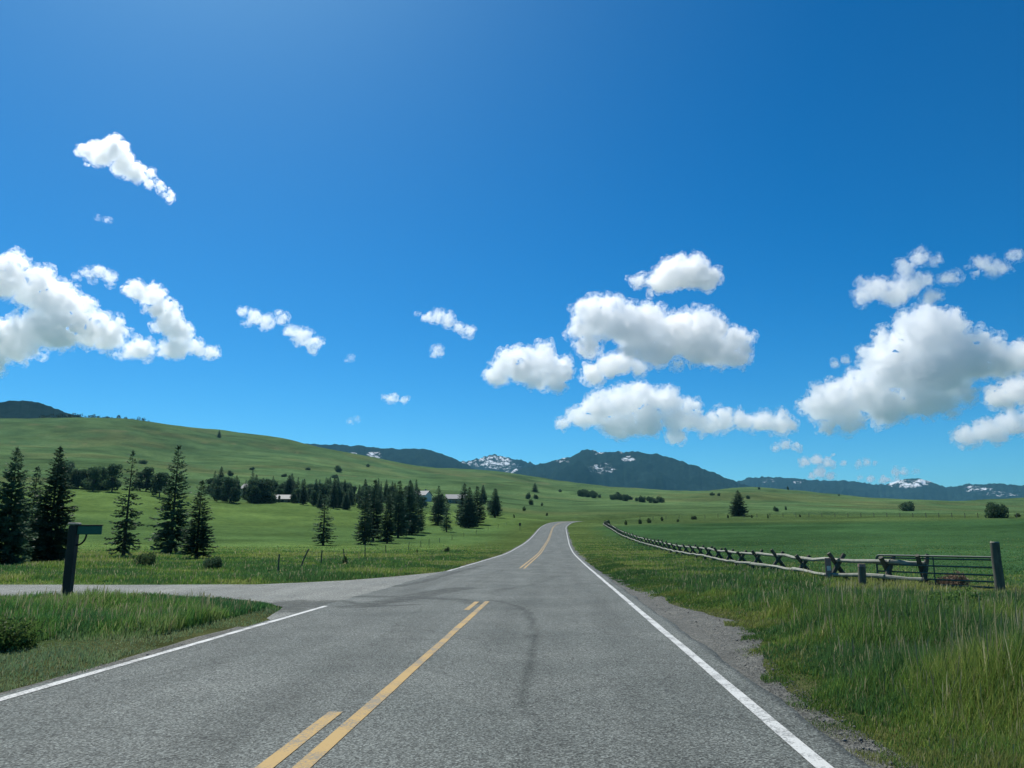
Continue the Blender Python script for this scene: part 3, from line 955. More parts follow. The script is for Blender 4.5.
def broad_mesh(seed, Ht, Rad, clumps, leaves, low=.12, leaf=.4):
    rg = np.random.default_rng(seed); P = []; D = []; S = []; Ls = []
    tb = MB().tube([(0, 0, -.3), (.05, 0, Ht * .3), (0, .1, Ht * .6)], [Ht * .028, Ht * .02, Ht * .01], 8)
    for c in range(clumps):
        a = rg.uniform(0, 6.28); h = rg.uniform(low, .95); rr_ = Rad * math.sqrt(max(.08, 1 - ((h - .48) / .58) ** 2)) * rg.uniform(.25, .85)
        ctr = np.array([math.cos(a) * rr_, math.sin(a) * rr_, Ht * h * .93])
        cr = Rad * rg.uniform(.22, .42)
        d = rg.normal(0, 1, (leaves, 3)); d /= np.linalg.norm(d, axis=1)[:, None]
        p = ctr + d * (cr * rg.uniform(.35, 1.0, leaves) ** .5)[:, None] * np.array([1, 1, .8])
        p[:, 2] = np.maximum(p[:, 2], .03)
        P.append(p); D.append(d + rg.normal(0, .6, d.shape) + np.array([0, 0, -.2])); S.append(rg.normal(0, 1, d.shape)); Ls.append(leaf * rg.uniform(.6, 1.3, leaves))
        tb.tube([(0, 0, Ht * .18), tuple(ctr * .55 + np.array([0, 0, Ht * .06])), tuple(ctr)], [Ht * .011, Ht * .006, .012], 5)
    P = np.vstack(P); D = np.vstack(D); S = np.vstack(S); Ls = np.concatenate(Ls)
    Vk, Fk = kites(P, D, S, Ls, Ls * .62)
    return mesh_arrays('crown', Vk, [Fk]), tb.mesh('trunk', True)


SP = [conifer_mesh(1, 10, 2.1, 46, 13, .06, lush=1.4, pw=.85), conifer_mesh(2, 10, 1.75, 42, 12, .12, droop=-.3, base=.08, lush=1.3),
      conifer_mesh(3, 10, 1.7, 34, 10, .26, droop=-.35, base=.1, lush=1.1), conifer_mesh(4, 10, 2.4, 46, 13, .07, droop=-.2, pw=.75, lush=1.4),
      conifer_mesh(5, 10, 1.5, 42, 12, .06, droop=-.1, pw=.68, lush=1.3), conifer_mesh(6, 10, 2.0, 38, 11, .15, droop=-.28, base=.06, lush=1.2)]
for c_, t_ in SP: c_.materials.append(M['spruce']); t_.materials.append(M['bark'])
BR = [broad_mesh(21, 9, 3.4, 34, 120, leaf=.55), broad_mesh(22, 9, 4.4, 38, 120, low=.08, leaf=.6), broad_mesh(23, 9, 2.6, 26, 120, leaf=.5)]
for c_, t_ in BR: c_.materials.append(M['leaf_dark']); t_.materials.append(M['bark'])
BU = [broad_mesh(31, 1.6, 1.6, 26, 130, low=.05, leaf=.2), broad_mesh(32, 1.4, 2.0, 30, 130, low=.03, leaf=.2), broad_mesh(33, 2.0, 1.3, 22, 120, low=.05, leaf=.2)]
for c_, t_ in BU: c_.materials.append(M['leaf_dark']); t_.materials.append(M['bark'])
SH = []
for c_, t_ in BU:
    c2 = c_.copy(); c2.materials.clear(); c2.materials.append(M['shrub']); SH.append((c2, t_))


def plant(kind, proto, loc, h_real, h_proto, label, cat, group=None, wide=1.0, rz=None, parts=('crown', 'trunk'), sink=0.0):
    s = h_real / h_proto
    e = empty(kind, (loc[0], loc[1], loc[2] - sink), rz if rz is not None else random.uniform(0, 6.28), (s * wide, s * wide, s))
    tag(e, label, cat, group)
    link(parts[0], proto[0], None, e); link(parts[1], proto[1], None, e)
    return e


def tree_px(proto, px, base, top, label, group=None, wpx=None, kind='spruce_tree', cat='tree', hp=10.0, loc=None, rad=2.1):
    p = loc or at(px, base)
    k = m_per_px(p[0], p[1], p[2])
    h = (base - top) * k
    wd = 1.0
    if wpx: wd = (wpx * k / 2) / (rad * h / hp)
    return plant(kind, proto, p, h, hp, label, cat, group, wd)


g = 'spruces standing beyond the side road'
RAD = [2.1, 1.75, 1.7, 2.4, 1.5, 2.0]
def spruce(i, px, base, top, wpx, label, group=g, **kw):
    return tree_px(SP[i], px, base, top, label, group, wpx, rad=RAD[i], **kw)
spruce(3, 3, 566, 449, 50, 'broad dark spruce at the picture edge, its right half in view')
spruce(0, 47, 563, 448, 50, 'broad dense dark spruce directly behind the timber sign post')
spruce(1, 27, 557, 468, 34, 'shorter spruce hemmed in between two broad dark spruces')
spruce(2, 123, 558, 452, 32, 'slim ragged spruce with sparse drooping branches, standing by itself')
spruce(5, 170, 554, 447, 44, 'tallest full spruce with a shorter one touching its side')
spruce(1, 196, 559, 482, 34, 'short spruce leaning close to the side of the tallest one')
spruce(3, -40, 566, 455, 46, 'dark spruce mostly outside the picture edge')
g2 = 'spruces dotted along the pasture edge'
spruce(2, 323, 545.5, 496, 24, 'lone small spruce in the pasture with a ragged open crown', g2)
spruce(5, 364, 544.5, 488, 22, 'front spruce of the middle clump, low branches over bare trunk', g2)
spruce(1, 373, 541, 481, 24, 'tall pointed spruce just behind the front of the middle clump', g2)
spruce(1, 387, 543.5, 490, 18, 'slim spruce in the midst of the middle clump', g2)
spruce(4, 398, 537.5, 482, 22, 'dense column shaped spruce near the end of the middle clump', g2)
spruce(0, 409, 534.5, 481, 24, 'broad full spruce nearest the road in the middle clump', g2)
spruce(4, 418, 532.5, 490, 16, 'smaller spruce tucked behind the middle clump', g2)
spruce(5, 438, 525, 487, 20, 'dark spruce standing left of a thin pale one near the road', g2)
spruce(2, 446.6, 532, 500, 13, 'thin pale spruce in front of the darker ones near the road', g2)
spruce(3, 464, 525, 484, 20, 'tall spruce with a broad crown in the roadside trio', g2)
spruce(0, 469, 528, 488, 22, 'full bushy spruce at the front of the roadside trio', g2)
spruce(4, 477, 524.5, 487, 18, 'narrow spruce at the back of the roadside trio', g2)
spruce(4, 495, 517.5, 489, 15, 'small neat spruce standing apart nearest the road bend', g2)
tree_px(SP[3], 739, 516, 491, 'lone dark conifer out in the open field beyond the rail fence', None, 19, kind='conifer_tree', rad=2.4)
tree_px(SP[5], 219, 437.5, 430, 'tiny lone tree high on the open grassy hillside', None, 5, kind='conifer_tree', rad=2.0)
tree_px(SP[5], 535, 492, 483, 'small round topped tree above the road bend', None, 8, kind='conifer_tree', rad=2.0)

# grove round the farm houses
gg = 'trees of the far grove around the houses'
rnd = random.Random(5)
for i in range(130):
    px = rnd.uniform(212, 500) if i < 70 else rnd.uniform(220, 400)
    if px > 425 and rnd.random() < .4: px = rnd.uniform(215, 420)
    cx0 = (px - 215) / 300
    rr0 = rnd.uniform(300, 420)
    p = at_r(px, rr0, 505)
    if abs(px - 286) < 13 and rr0 < 352: continue
    if abs(px - 456) < 11 and rr0 < 400: continue
    hh = rnd.uniform(6, 13) * (1 - .25 * max(0, cx0))
    if rnd.random() < .42:
        plant('spruce_tree', SP[rnd.choice((0, 1, 3, 4, 5))], p, hh * 1.05, 10, 'dark pointed evergreen in the far grove around the houses', 'tree', gg, rnd.uniform(.9, 1.2))
    else:
        plant('broadleaf_tree', BR[rnd.randrange(3)], p, hh * .8, 9, 'rounded leafy tree in the far grove around the houses', 'tree', gg, rnd.uniform(.85, 1.15))
for px, rr0, hh in ((272, 336, 4.2), (279, 333, 3.2), (293, 334, 4.6), (298, 340, 6.5), (262, 350, 7)):
    plant('broadleaf_tree', BR[rnd.randrange(3)], at_r(px, rr0, 505), hh, 9, 'rounded leafy tree in the far grove around the houses', 'tree', gg, rnd.uniform(.8, 1.1))
for px in (62, 70, 78, 88, 93, 98, 105, 112, 140, 146, 160):
    p = at_r(px, rnd.uniform(300, 335), 490)
    plant('broadleaf_tree', BR[rnd.randrange(3)], p, rnd.uniform(6, 10.5), 9, 'leafy tree in the far copse behind the tall spruces', 'tree', 'trees of the far copse behind the spruces', rnd.uniform(.9, 1.3))
for px, yy, s_ in ((66, 470, 5), (112, 474, 3.5), (143, 464, 3), (230, 476, 3), (284, 477, 2.4), (338, 472, 5), (335, 478, 3), (368, 467, 3.2), (308, 470, 2.5), (252, 470, 2.5)):
    p = at(px, yy)
    plant('bush', BU[rnd.randrange(3)], p, s_, 1.6, 'tiny dark bush on the open grassy hillside', 'bush', 'small bushes on the grassy hillside', 1.0, parts=('foliage', 'stem'))

# shrubs
def bush(px, base, wpx, hpx, label, group=None, mat=0, i=0, kind='bush'):
    p = at(px, base); k = m_per_px(*p)
    hp = (1.6, 1.4, 2.0)[i]; rp = (1.6, 2.0, 1.3)[i]
    h = hpx * k; wd = (wpx * k / 2) / (rp * 1.15 * h / hp)
    if hpx < 8: wd *= random.uniform(.8, 1.2); h *= random.uniform(.7, 1.0)
    return plant(kind, (BU if mat == 0 else SH)[i], p, h, hp, label, 'bush', group, wd, parts=('foliage', 'stem'))


bush(997, 518, 29, 13, 'large dark rounded bush alone in the open field', i=1)
bush(908, 511, 19, 8, 'smaller dark bush farther out, towards the field middle', i=1)
bush(146, 568, 26, 13, 'low grey green shrub in the grass beyond the side road', mat=1, i=1)
bush(213, 570, 26, 11, 'low dark shrub at the foot of the short spruce', i=1)
bush(776, 511.5, 6, 5, 'tiny round bush near the lone conifer in the field', i=0)
bush(528, 499, 8, 7, 'low shrub beside the small tree above the bend', i=0)
bush(608, 525.5, 9, 7, 'dark shrub at the far tip of the rail fence', i=0)
for q in range(34):
    f = rnd.random(); px = 581 + 86 * f; b = np.interp(px, [581, 603, 640, 667], [496.5, 499, 501.5, 504]) + rnd.uniform(-1.8, .6)
    hgt = rnd.uniform(2.2, 6.5)
    bush(px, b, hgt * rnd.uniform(1.0, 2.2), hgt, 'dark shrub in the long far thicket across the hillside', 'shrubs of the far thicket', i=rnd.randrange(3))
for px, b, w, h in ((712, 495.5, 6, 3), (719, 496, 5, 3), (748, 499, 6, 4), (759, 489.5, 5, 3), (788, 490, 3, 4), (839, 496, 3, 2.5), (786, 510, 3, 5), (690, 489.8, 4, 2), (560, 492, 5, 3)):
    bush(px, b, w, h, 'speck of a bush on the far grassy slope', 'scattered bushes on the far slope', i=rnd.randrange(3))
for px, b, w, h in ((626, 525, 4, 6), (640, 524, 6, 5), (649, 523, 7, 5), (662, 521, 4, 5), (678, 522, 4, 3), (694, 519.5, 10, 3), (728, 518, 3, 4), (768, 518.5, 2.5, 4), (752, 518, 2.5, 3.5), (800, 517, 3, 3), (1018, 517, 7, 4)):
    bush(px, b, w, h, 'small weedy bush along the far edge of the green field', 'weedy bushes at the field edge', 1, rnd.randrange(3))
for px, b, w, h in ((514, 518, 3, 5), (524, 511, 6, 6), (531, 505, 6, 5), (536, 499, 7, 6), (542, 506, 4, 4), (547, 516, 3, 4), (345, 565, 6, 8), (367, 561, 5, 5), (417, 553, 3, 5), (447, 552, 8, 5)):
    bush(px, b, w, h, 'pale green weedy shrub in the rough grass by the bend', 'weedy shrubs near the bend', 1, rnd.randrange(3))
# leafy weeds in the verge under the gate
WEEDS = [(7.6, 15.5, .55, 1.5, 'bright leafy weed clump in the verge before the gate', 0),
         (9.2, 15.0, .75, 1.3, 'bright leafy weed clump at the picture edge below the gate post', 2),
         (*ground0(6, 650), .36, 1.2, 'broad leafy weed clump in the grass triangle at the picture edge', 1),
         (*ground0(34, 634), .26, 1.1, 'leafy weed clump in the grass triangle below the timber sign post', 0)]
WD = []
for c_, t_ in BU:
    c2 = c_.copy(); c2.materials.clear(); c2.materials.append(leafy('weed_leaves', (.11, .19, .05), .35, .42, 2.0)); WD.append((c2, t_))
for (x0, y0, hh, ww, lab, i) in WEEDS:
    plant('weed_clump', WD[i], (x0, y0, H1(x0, y0)), hh, (1.6, 1.4, 2.0)[i], lab, 'plant', None, ww * .7, parts=('foliage', 'stem'))

# dark line of wood along the crest of the hill
P = []; D = []; S = []; Ls = []
for k in range(90):
    px = rnd.uniform(40, 150); yy = np.interp(px, [40, 66, 100, 150], [414, 415.5, 417, 424])
    p = at_r(px, rnd.uniform(1370, 1430), yy)
    hh = rnd.uniform(3.5, 8)
    for q in range(26):
        z = rnd.uniform(.05, 1); rr_ = hh * .22 * (1 - z * .8)
        a = rnd.uniform(0, 6.28)
        P.append((p[0] + math.cos(a) * rr_, p[1] + math.sin(a) * rr_, p[2] + z * hh)); D.append((math.cos(a), math.sin(a), -.4)); S.append((rnd.gauss(0, 1), rnd.gauss(0, 1), rnd.gauss(0, 1))); Ls.append(hh * .35)
Vk, Fk = kites(P, D, S, Ls, np.array(Ls) * .6)
tag(link('distant_wood', mesh_arrays('distant_wood', Vk, [Fk]), M['spruce_far']), 'dark thin line of wood along the hill crest', 'wood', kind='stuff')

# ------------------------------------------------------------------ farm houses
def house(px, rdist, wm, dm, hm, rise, rz, roofm, wallm, label, wins=3, lift=0.0):
    x, y, z = at_r(px, rdist, 505)
    e = empty('farm_house', (x, y, z + lift), rz); tag(e, label, 'house', 'houses in the far grove')
    MB().box((0, 0, hm / 2 - .4), (wm, dm, hm + .8)).add([(-wm / 2, -dm / 2, hm), (-wm / 2, dm / 2, hm), (-wm / 2, 0, hm + rise - .12), (wm / 2, -dm / 2, hm), (wm / 2, dm / 2, hm), (wm / 2, 0, hm + rise - .12)],
             [(0, 2, 1), (3, 4, 5)]).build('wall', wallm, e)
    ov = .5; t = .14
    rf = MB()
    for s in (-1, 1):
        a = (s * (dm / 2 + ov), hm - rise * ov / (dm / 2)); b = (0, hm + rise)
        V_ = [(-wm / 2 - ov, a[0], a[1]), (wm / 2 + ov, a[0], a[1]), (wm / 2 + ov, b[0], b[1]), (-wm / 2 - ov, b[0], b[1])]
        V_ += [(p[0], p[1], p[2] + t) for p in V_]
        rf.add(V_, [(3, 2, 1, 0), (4, 5, 6, 7), (0, 1, 5, 4), (1, 2, 6, 5), (2, 3, 7, 6), (3, 0, 4, 7)])
    ro = rf.build('roof', roofm, e)
    MB().box((wm * .25, dm * .12, hm + rise + .3), (.6, .6, 1.5)).build('chimney', M['roof_grey'], ro)
    for k in range(wins):
        wx = -wm / 2 + wm * (k + .5) / wins
        if k == wins // 2:
            MB().box((wx, -dm / 2 - .03, 1.0), (1.0, .08, 2.05)).build('door', M['door'], e)
        else:
            f = MB().box((wx, -dm / 2 - .03, 1.55), (1.5, .08, 1.25)).build('window', M['wall_white'], e)
            MB().box((wx, -dm / 2 - .08, 1.55), (1.3, .04, 1.05)).build('pane', M['glass'], f)


house(287, 345, 11, 6.5, 2.5, 1.7, R(8), M['roof_white'], M['wall_tan'], 'long low house with a bright pale roof amid the grove', 4, -1.2)
house(254, 385, 11, 7, 2.8, 2.2, R(-12), M['roof_grey'], M['wall_white'], 'pale house half hidden by leafy trees, grey roof showing', 3, 1.5)
house(456, 405, 10, 8, 3.0, 2.2, R(10), M['roof_white'], M['wall_tan'], 'small building with a pale roof behind the roadside trio of spruces', 3, -.8)
house(421, 420, 9, 7, 3, 2.2, R(-20), M['roof_grey'], M['wall_white'], 'small building with a grey roof peeping out between spruces', 3, 0)

# ------------------------------------------------------------------ rail fence
fpath = np.array([(12.5, 27.8), (11.65, 28.6), (10.6, 30.6), (10.75, 35.2), (10.95, 43.5), (11.3, 52.5), (11.8, 66), (12.3, 88), (12.7, 110), (12.9, 150), (13.4, 195), (13.8, 222), (16.5, 246)])
fa_ = np.concatenate([[0], np.cumsum(np.hypot(*np.diff(fpath, axis=0).T))])
sb = list(fa_[:4])
while sb[-1] < fa_[-1] - 6:
    yb = np.interp(sb[-1], fa_, fpath[:, 1]); sb.append(sb[-1] + (4.3 if yb < 110 else 5.6))
sb = np.array(sb)
bx = pchip(fa_, fpath[:, 0], sb); by = pchip(fa_, fpath[:, 1], sb); bz = height(bx, by)
fence = empty('rail_fence', (bx[0], by[0], bz[0]))
tag(fence, 'long weathered buck and rail fence winding beside the road', 'fence')
tops = []
base0 = np.array([bx[0], by[0], bz[0]])
for i in range(len(sb)):
    i0, i1 = max(0, i - 1), min(len(sb) - 1, i + 1)
    tx, ty = bx[i1] - bx[i0], by[i1] - by[i0]; q = math.hypot(tx, ty); tx, ty = tx / q, ty / q
    nx, ny = ty, -tx                              # away from the road
    c = np.array([bx[i], by[i], bz[i]]) - base0
    rd = random.Random(900 + i)
    mb = MB()
    ln = 1.0 + rd.uniform(-.06, .08)
    sp = .52 + rd.uniform(-.05, .05)
    for s in (-1, 1):
        f = c + np.array([nx, ny, 0]) * sp * s + np.array([tx, ty, 0]) * .07 * s + np.array([0, 0, -.12])
        tp = c - np.array([nx, ny, 0]) * .27 * s + np.array([tx, ty, 0]) * .07 * s + np.array([0, 0, ln + rd.uniform(-.06, .08)])
        mid = (f + tp) / 2 + np.array([rd.uniform(-.015, .015), rd.uniform(-.015, .015), 0])
        mb.tube([f, mid, tp], [.092, .088, .08], 8, jit=.08, seed=i * 2 + s)
    # short brace between the legs
    mb.tube([c + np.array([nx, ny, 0]) * -.36 + np.array([0, 0, .26]), c + np.array([nx, ny, 0]) * .36 + np.array([0, 0, .29])], .045, 7, seed=i)
    mb.build('buck', M['log_dark'], fence, True)
    tops.append((c + np.array([0, 0, .84]), c + np.array([-nx * .40, -ny * .40, .33])))
for i in range(len(sb) - 1):
    rd = random.Random(300 + i)
    for j in (0, 1):
        a, b = tops[i][j], tops[i + 1][j]; d = b - a
        a2, b2 = a - d * .05, b + d * .05
        off = np.array([0, 0, rd.uniform(-.03, .03)])
        pts = [a2 + off, a + d * .33 + np.array([rd.uniform(-.02, .02), 0, rd.uniform(-.03, .02)]) + off, a + d * .66 + np.array([rd.uniform(-.02, .02), 0, rd.uniform(-.035, .015)]) - off, b2 - off]
        MB().tube(pts, [.078, .074, .068, .062] if i % 2 else [.062, .068, .074, .078], 8, jit=.06, seed=i + 50 * j).build('rail', M['log_grey'], fence, True)

# short rail end stub and the small notice fixed on the fence
nb = 2
p = np.array([bx[nb], by[nb], bz[nb]])
nt_ = empty('notice_board', (p[0] - .42, p[1] - .25, p[2]), R(20)); tag(nt_, 'small reddish board with a white square notice on the rail fence', 'sign')
MB().box((0, 0, .52), (.27, .04, .84), 0, .01).build('board', M['pink_wood'], nt_)
MB().box((0, -.026, .56), (.17, .012, .17), 0, .003).build('notice', M['white_board'], nt_)

# short post beside the gate
sp_ = ground0(863, 585)
sp_ = (sp_[0], sp_[1], H1(sp_[0], sp_[1]))
o = empty('fence_post', sp_); tag(o, 'short stubby post with a pale reddish top beside the gate', 'post')
MB().tube([(0, 0, -.2), (0, 0, .35), (.01, 0, .70)], [.125, .12, .115], 10, jit=.05, seed=4).build('shaft', M['post'], o, True)
MB().tube([(.01, 0, .702), (.01, 0, .80)], [.122, .118], 10, jit=.04, seed=5).build('painted_top', M['pink_wood'], o, True)

# tall gate post
gp = ground0(1000, 588.5); gp = (gp[0], gp[1], H1(*gp))
o = empty('gate_post', gp); tag(o, 'tall thick round wooden post holding the gate', 'post')
MB().tube([(0, 0, -.3), (.01, 0, .5), (0, .01, 1.0), (.005, 0, 1.57)], [.145, .14, .135, .132], 14, jit=.03, seed=6).build('shaft', M['post'], o, True)
MB().tube([(.005, 0, 1.57), (.005, 0, 1.6)], [.132, .118], 14, jit=.02, seed=7).build('cut_top', M['cut_end'], o, True)

# tubular gate
ga = np.array(ground0(879, 582)); gb = np.array(gp[:2]) + np.array([.26, .32]); ga = ga + np.array([.1, .3])
dv = gb - ga; gl = float(np.hypot(*dv)); grz = math.atan2(dv[1], dv[0])
gz = H1(*ga)
gate = empty('field_gate', (ga[0], ga[1], gz), grz); tag(gate, 'dark green tubular steel field gate hung between posts', 'gate')
zt, zb = 1.05, .12; rc = .13
fr = []
def arc(cx, cz, a0, a1): return [(cx + rc * math.cos(a), 0, cz + rc * math.sin(a)) for a in np.linspace(a0, a1, 6)]
fr += arc(rc, zt - rc, math.pi, math.pi / 2) + arc(gl - rc, zt - rc, math.pi / 2, 0) + arc(gl - rc, zb + rc, 0, -math.pi / 2) + arc(rc, zb + rc, -math.pi / 2, -math.pi)
fr.append(fr[0])
MB().tube(fr, .034, 10, cap=False).build('frame', M['gate'], gate, True)
for z in (.30, .50, .74, .97):
    MB().tube([(.02, 0, z), (gl / 2, 0, z - .01), (gl - .02, 0, z)], .026, 8).build('bar', M['gate'], gate, True)
MB().box((gl * .5, -.03, (zt + zb) / 2), (.045, .012, zt - zb - .06), 0, .003).build('upright', M['gate'], gate)
for z in (.28, .86):
    MB().tube([(gl - .03, 0, z), (gl - .12, -.12, z)], .018, 8).build('hinge', M['iron'], gate, True)

# dry brush caught behind the gate
DRY = (SH[0][0].copy(), SH[0][1]); DRY[0].materials.clear(); DRY[0].materials.append(leafy('dry_brush', (.2, .15, .11), .3, .2, 1.5))
plant('brush_heap', DRY, (ga[0] + dv[0] * .6 + .35, ga[1] + dv[1] * .6 + .5, gz), .5, 1.6, 'dry tan brush heap lying behind the gate bars', 'brush', None, 1.0, parts=('foliage', 'stem'))

# ------------------------------------------------------------------ wire fence along the pasture
wp = [(278, 572), (299, 569), (321, 565), (345, 561), (365, 558), (386, 554), (408, 550.5), (421, 547.5), (429, 545.5), (440, 543), (452, 540), (464, 537), (476, 534), (488, 531), (498, 528), (507, 525)]
pp = [at(*q) for q in wp]
wf = empty('wire_fence', pp[0]); tag(wf, 'old wire fence with leaning thin posts along the pasture', 'fence')
tp = []
for i, q in enumerate(pp):
    rd = random.Random(i + 40); c = np.array(q) - np.array(pp[0])
    t_ = c + np.array([rd.uniform(-.18, .18), rd.uniform(-.1, .1), .9 + rd.uniform(-.1, .15)])
    if i == 1: t_ = c + np.array([.45, 0, 1.0])
    MB().tube([c + np.array([0, 0, -.2]), (c + t_) / 2, t_], [.042, .038, .036], 8, jit=.08, seed=i).build('post', M['post'], wf, True)
    tp.append((c, t_))
wb = MB()
for (c0, t0), (c1, t1) in zip(tp[:-1], tp[1:]):
    for k in (.35, .62, .9):
        a = c0 * (1 - k) + t0 * k; b = c1 * (1 - k) + t1 * k
        wb.tube([a, (a + b) / 2 - np.array([0, 0, .04]), b], .004, 4, cap=False)
wb.build('wire', M['iron'], wf)

# far field fence: a line of thin posts below the lone conifer
ff = [at(px, np.interp(px, [590, 660, 740, 860, 1020], [523, 519.5, 517.5, 517, 518])) for px in range(640, 1030, 13)]
f2 = empty('field_fence', ff[0]); tag(f2, 'faint line of thin posts along the far edge of the green field', 'fence')
for i, q in enumerate(ff):
    c = np.array(q) - np.array(ff[0])
    MB().tube([c + np.array([0, 0, -.2]), c + np.array([.03, 0, 1.25])], [.09, .08], 6).build('post', M['post'], f2)

# small road sign near the bend
p = at(520, 531)
o = empty('road_sign', p); tag(o, 'small dark road sign on a thin post near the bend', 'sign')
MB().tube([(0, 0, -.3), (0, 0, 1.9)], .05, 8).build('post', M['post'], o)
MB().box((0, -.07, 1.55), (.5, .03, .65), 0, .008).build('panel', M['iron'], o)

# ------------------------------------------------------------------ street name sign on a timber post
p = ground0(66, 603); p = (p[0], p[1], H1(*p))
o = empty('street_name_sign', p, YAW); tag(o, 'green street name blade on a thick dark timber post', 'sign')
k = m_per_px(*p)
hp = 77 * k
MB().box((0, 0, hp / 2 - .15), (.19, .19, hp + .3), 0, .02).build('post', M['dark_wood'], o)
MB().box((0, 0, hp + .03), (.23, .23, .06), 0, .02).build('cap', M['cut_end'], o)
bl = MB().box((.095 + .29, -.02, hp - .12), (.58, .05, .2), 0, .012).build('blade', M['sign_green'], o)
MB().box((.095 + .29, -.02, hp - .005), (.6, .07, .03), 0, .006).build('rail', M['dark_wood'], bl)
br = [(.1 + .22 * math.sin(a), -.02, hp - .47 + .25 * (1 - math.cos(a))) for a in np.linspace(0, math.pi / 2, 8)]
MB().tube(br, .022, 8).build('bracket', M['iron'], o, True)

# ------------------------------------------------------------------ mountains
def mountain(name, label, pts, dist, front, snow, seed, rough=1.0, base=0.0):
    pts = np.array(pts, float)
    px = np.arange(pts[0, 0], pts[-1, 0] + .01, .8)
    py = pchip(pts[:, 0], pts[:, 1], px)
    az = []; zz = []
    for a, b in zip(px, py):
        d = ray(a, b); az.append(math.atan2(d[0], d[1])); zz.append(EYE + dist * d[2] / math.hypot(d[0], d[1]))
    az = np.array(az); zz = np.array(zz)
    zz = zz + fbm(az * 260, az * 0, oct=3, seed=seed) * dist * .0007 * rough
    v = np.concatenate([np.linspace(-1, 0, 14)[:-1], np.linspace(0, 1, 60)])     # -1 back foot, 0 ridge, 1 front foot
    A, Vv = np.meshgrid(az, v, indexing='ij'); Zr = np.repeat(zz[:, None], len(v), 1)
    rd_ = dist - front * Vv
    X = rd_ * np.sin(A); Y = rd_ * np.cos(A)
    prof = np.where(Vv >= 0, (1 - Vv) ** 1.15, 1 - Vv ** 2)
    gul = fbm(X / (front * .22), Y / (front * .3), oct=5, seed=seed + 3)
    Z = base + (Zr - base) * prof
    fade = np.clip(np.abs(Vv) * 3.5, 0, 1) ** 1.5 * (1 - .3 * np.abs(Vv))
    Z = Z + gul * (Zr - base) * .15 * fade
    Z = Z + fbm(X / 26, Y / 26, oct=2, seed=seed + 7) * dist * .0011 * rough
    Z = Z - 40 * np.clip(np.abs(Vv) - .9, 0, 1) * 10
    sn = np.zeros(X.shape)
    PX, PYv = project(X, Y, Z)
    for (sx, sy, rx, ry, st_) in snow:
        q = ((PX - sx) / rx) ** 2 + ((PYv - sy) / ry) ** 2
        sn = np.maximum(sn, st_ * (1 - sstep(.25, 1.3, q)))
    n_, m_ = X.shape
    a, b = np.meshgrid(np.arange(n_ - 1), np.arange(m_ - 1), indexing='ij')
    Fq = np.stack([a * m_ + b, (a + 1) * m_ + b, (a + 1) * m_ + b + 1, a * m_ + b + 1], -1).reshape(-1, 4)
    me = mesh_arrays(name, np.stack([X.ravel(), Y.ravel(), Z.ravel()], 1), [Fq[:, ::-1]], {'snow': sn.ravel()}, True)
    return tag(link(name, me, M['mountain']), label, 'mountain', kind='structure')


mountain('mountain', 'dark wooded hump behind the grassy hill', [(-160, 418), (-60, 408), (0, 402.5), (22, 400.5), (45, 404), (70, 414), (110, 422), (150, 430), (190, 440)], 2300, 700, [], 201, .8)
mountain('mountain', 'smooth dark blue ridge with two snow patches', [(270, 452), (300, 443.5), (330, 444.5), (360, 446), (395, 449), (420, 449), (440, 453), (458, 460), (480, 471), (510, 482)], 4600, 1500, [(350, 453.5, 10, 3.5, .95), (375, 455, 12, 5, 1.0)], 202, .7)
mountain('mountain', 'jagged distant peak streaked with snow', [(430, 472), (455, 463), (475, 459), (492, 455.5), (506, 457.5), (518, 460), (532, 463), (548, 470), (570, 480)], 6600, 2000, [(470, 463, 16, 4, 1.02), (492, 462, 30, 10, 1.02), (510, 468, 18, 8, .98)], 203, 1.3)
mountain('mountain', 'broad dark forested mountain with thin snow near its summit', [(490, 484), (520, 470), (545, 463), (560, 459), (574, 456), (580, 451.5), (586, 449.3), (600, 451.5), (640, 452), (656, 454), (680, 461), (700, 467.5), (725, 477), (745, 485), (775, 494)], 5000, 1500, [(598, 452, 9, 4, .98), (629, 459, 10, 5, .98), (600, 468, 24, 9, .88), (625, 452, 16, 2.5, .92), (562, 460, 14, 4, .9)], 204, 1.0)
mountain('mountain', 'low far blue range with bright snowfields', [(690, 492), (735, 482), (755, 477), (780, 477), (810, 480), (850, 481), (880, 484.5), (898, 481), (912, 478.8), (924, 479), (936, 484), (950, 487), (966, 484), (990, 483.5), (1024, 485), (1080, 482), (1150, 488), (1220, 494)], 7600, 2200, [(908, 484, 30, 6, 1.05), (925, 481, 12, 4, 1.05), (768, 481, 12, 3, .93), (800, 482, 10, 3, .93), (975, 489, 24, 5, .97), (1000, 494, 30, 4, .88)], 205, .9)

# ------------------------------------------------------------------ clouds
def cloud_mat(density, k, seed, sc, lo, hi):
    m, nt, out = new_mat('cloud')
    s = N(nt, 'ShaderNodeVolumeScatter'); s.inputs['Color'].default_value = (1, 1, 1, 1)
    s.inputs['Anisotropy'].default_value = .68
    tc = N(nt, 'ShaderNodeTexCoord')
    mp = N(nt, 'ShaderNodeMapping'); mp.inputs['Location'].default_value = (seed * 3.1, seed * 1.7, 0); mp.inputs['Scale'].default_value = (1 / k, 1 / k, 1 / k)
    L(nt, tc.outputs['Object'], mp.inputs[0])
    n1 = noise(nt, mp.outputs[0], sc, 6, .68); n1.inputs['Distortion'].default_value = .6
    mr = N(nt, 'ShaderNodeMapRange'); mr.inputs[1].default_value = lo; mr.inputs[2].default_value = hi; mr.inputs[3].default_value = 0; mr.inputs[4].default_value = density
    L(nt, n1.outputs[0], mr.inputs[0]); L(nt, mr.outputs[0], s.inputs['Density'])
    L(nt, s.outputs[0], out.inputs['Volume'])
    return m


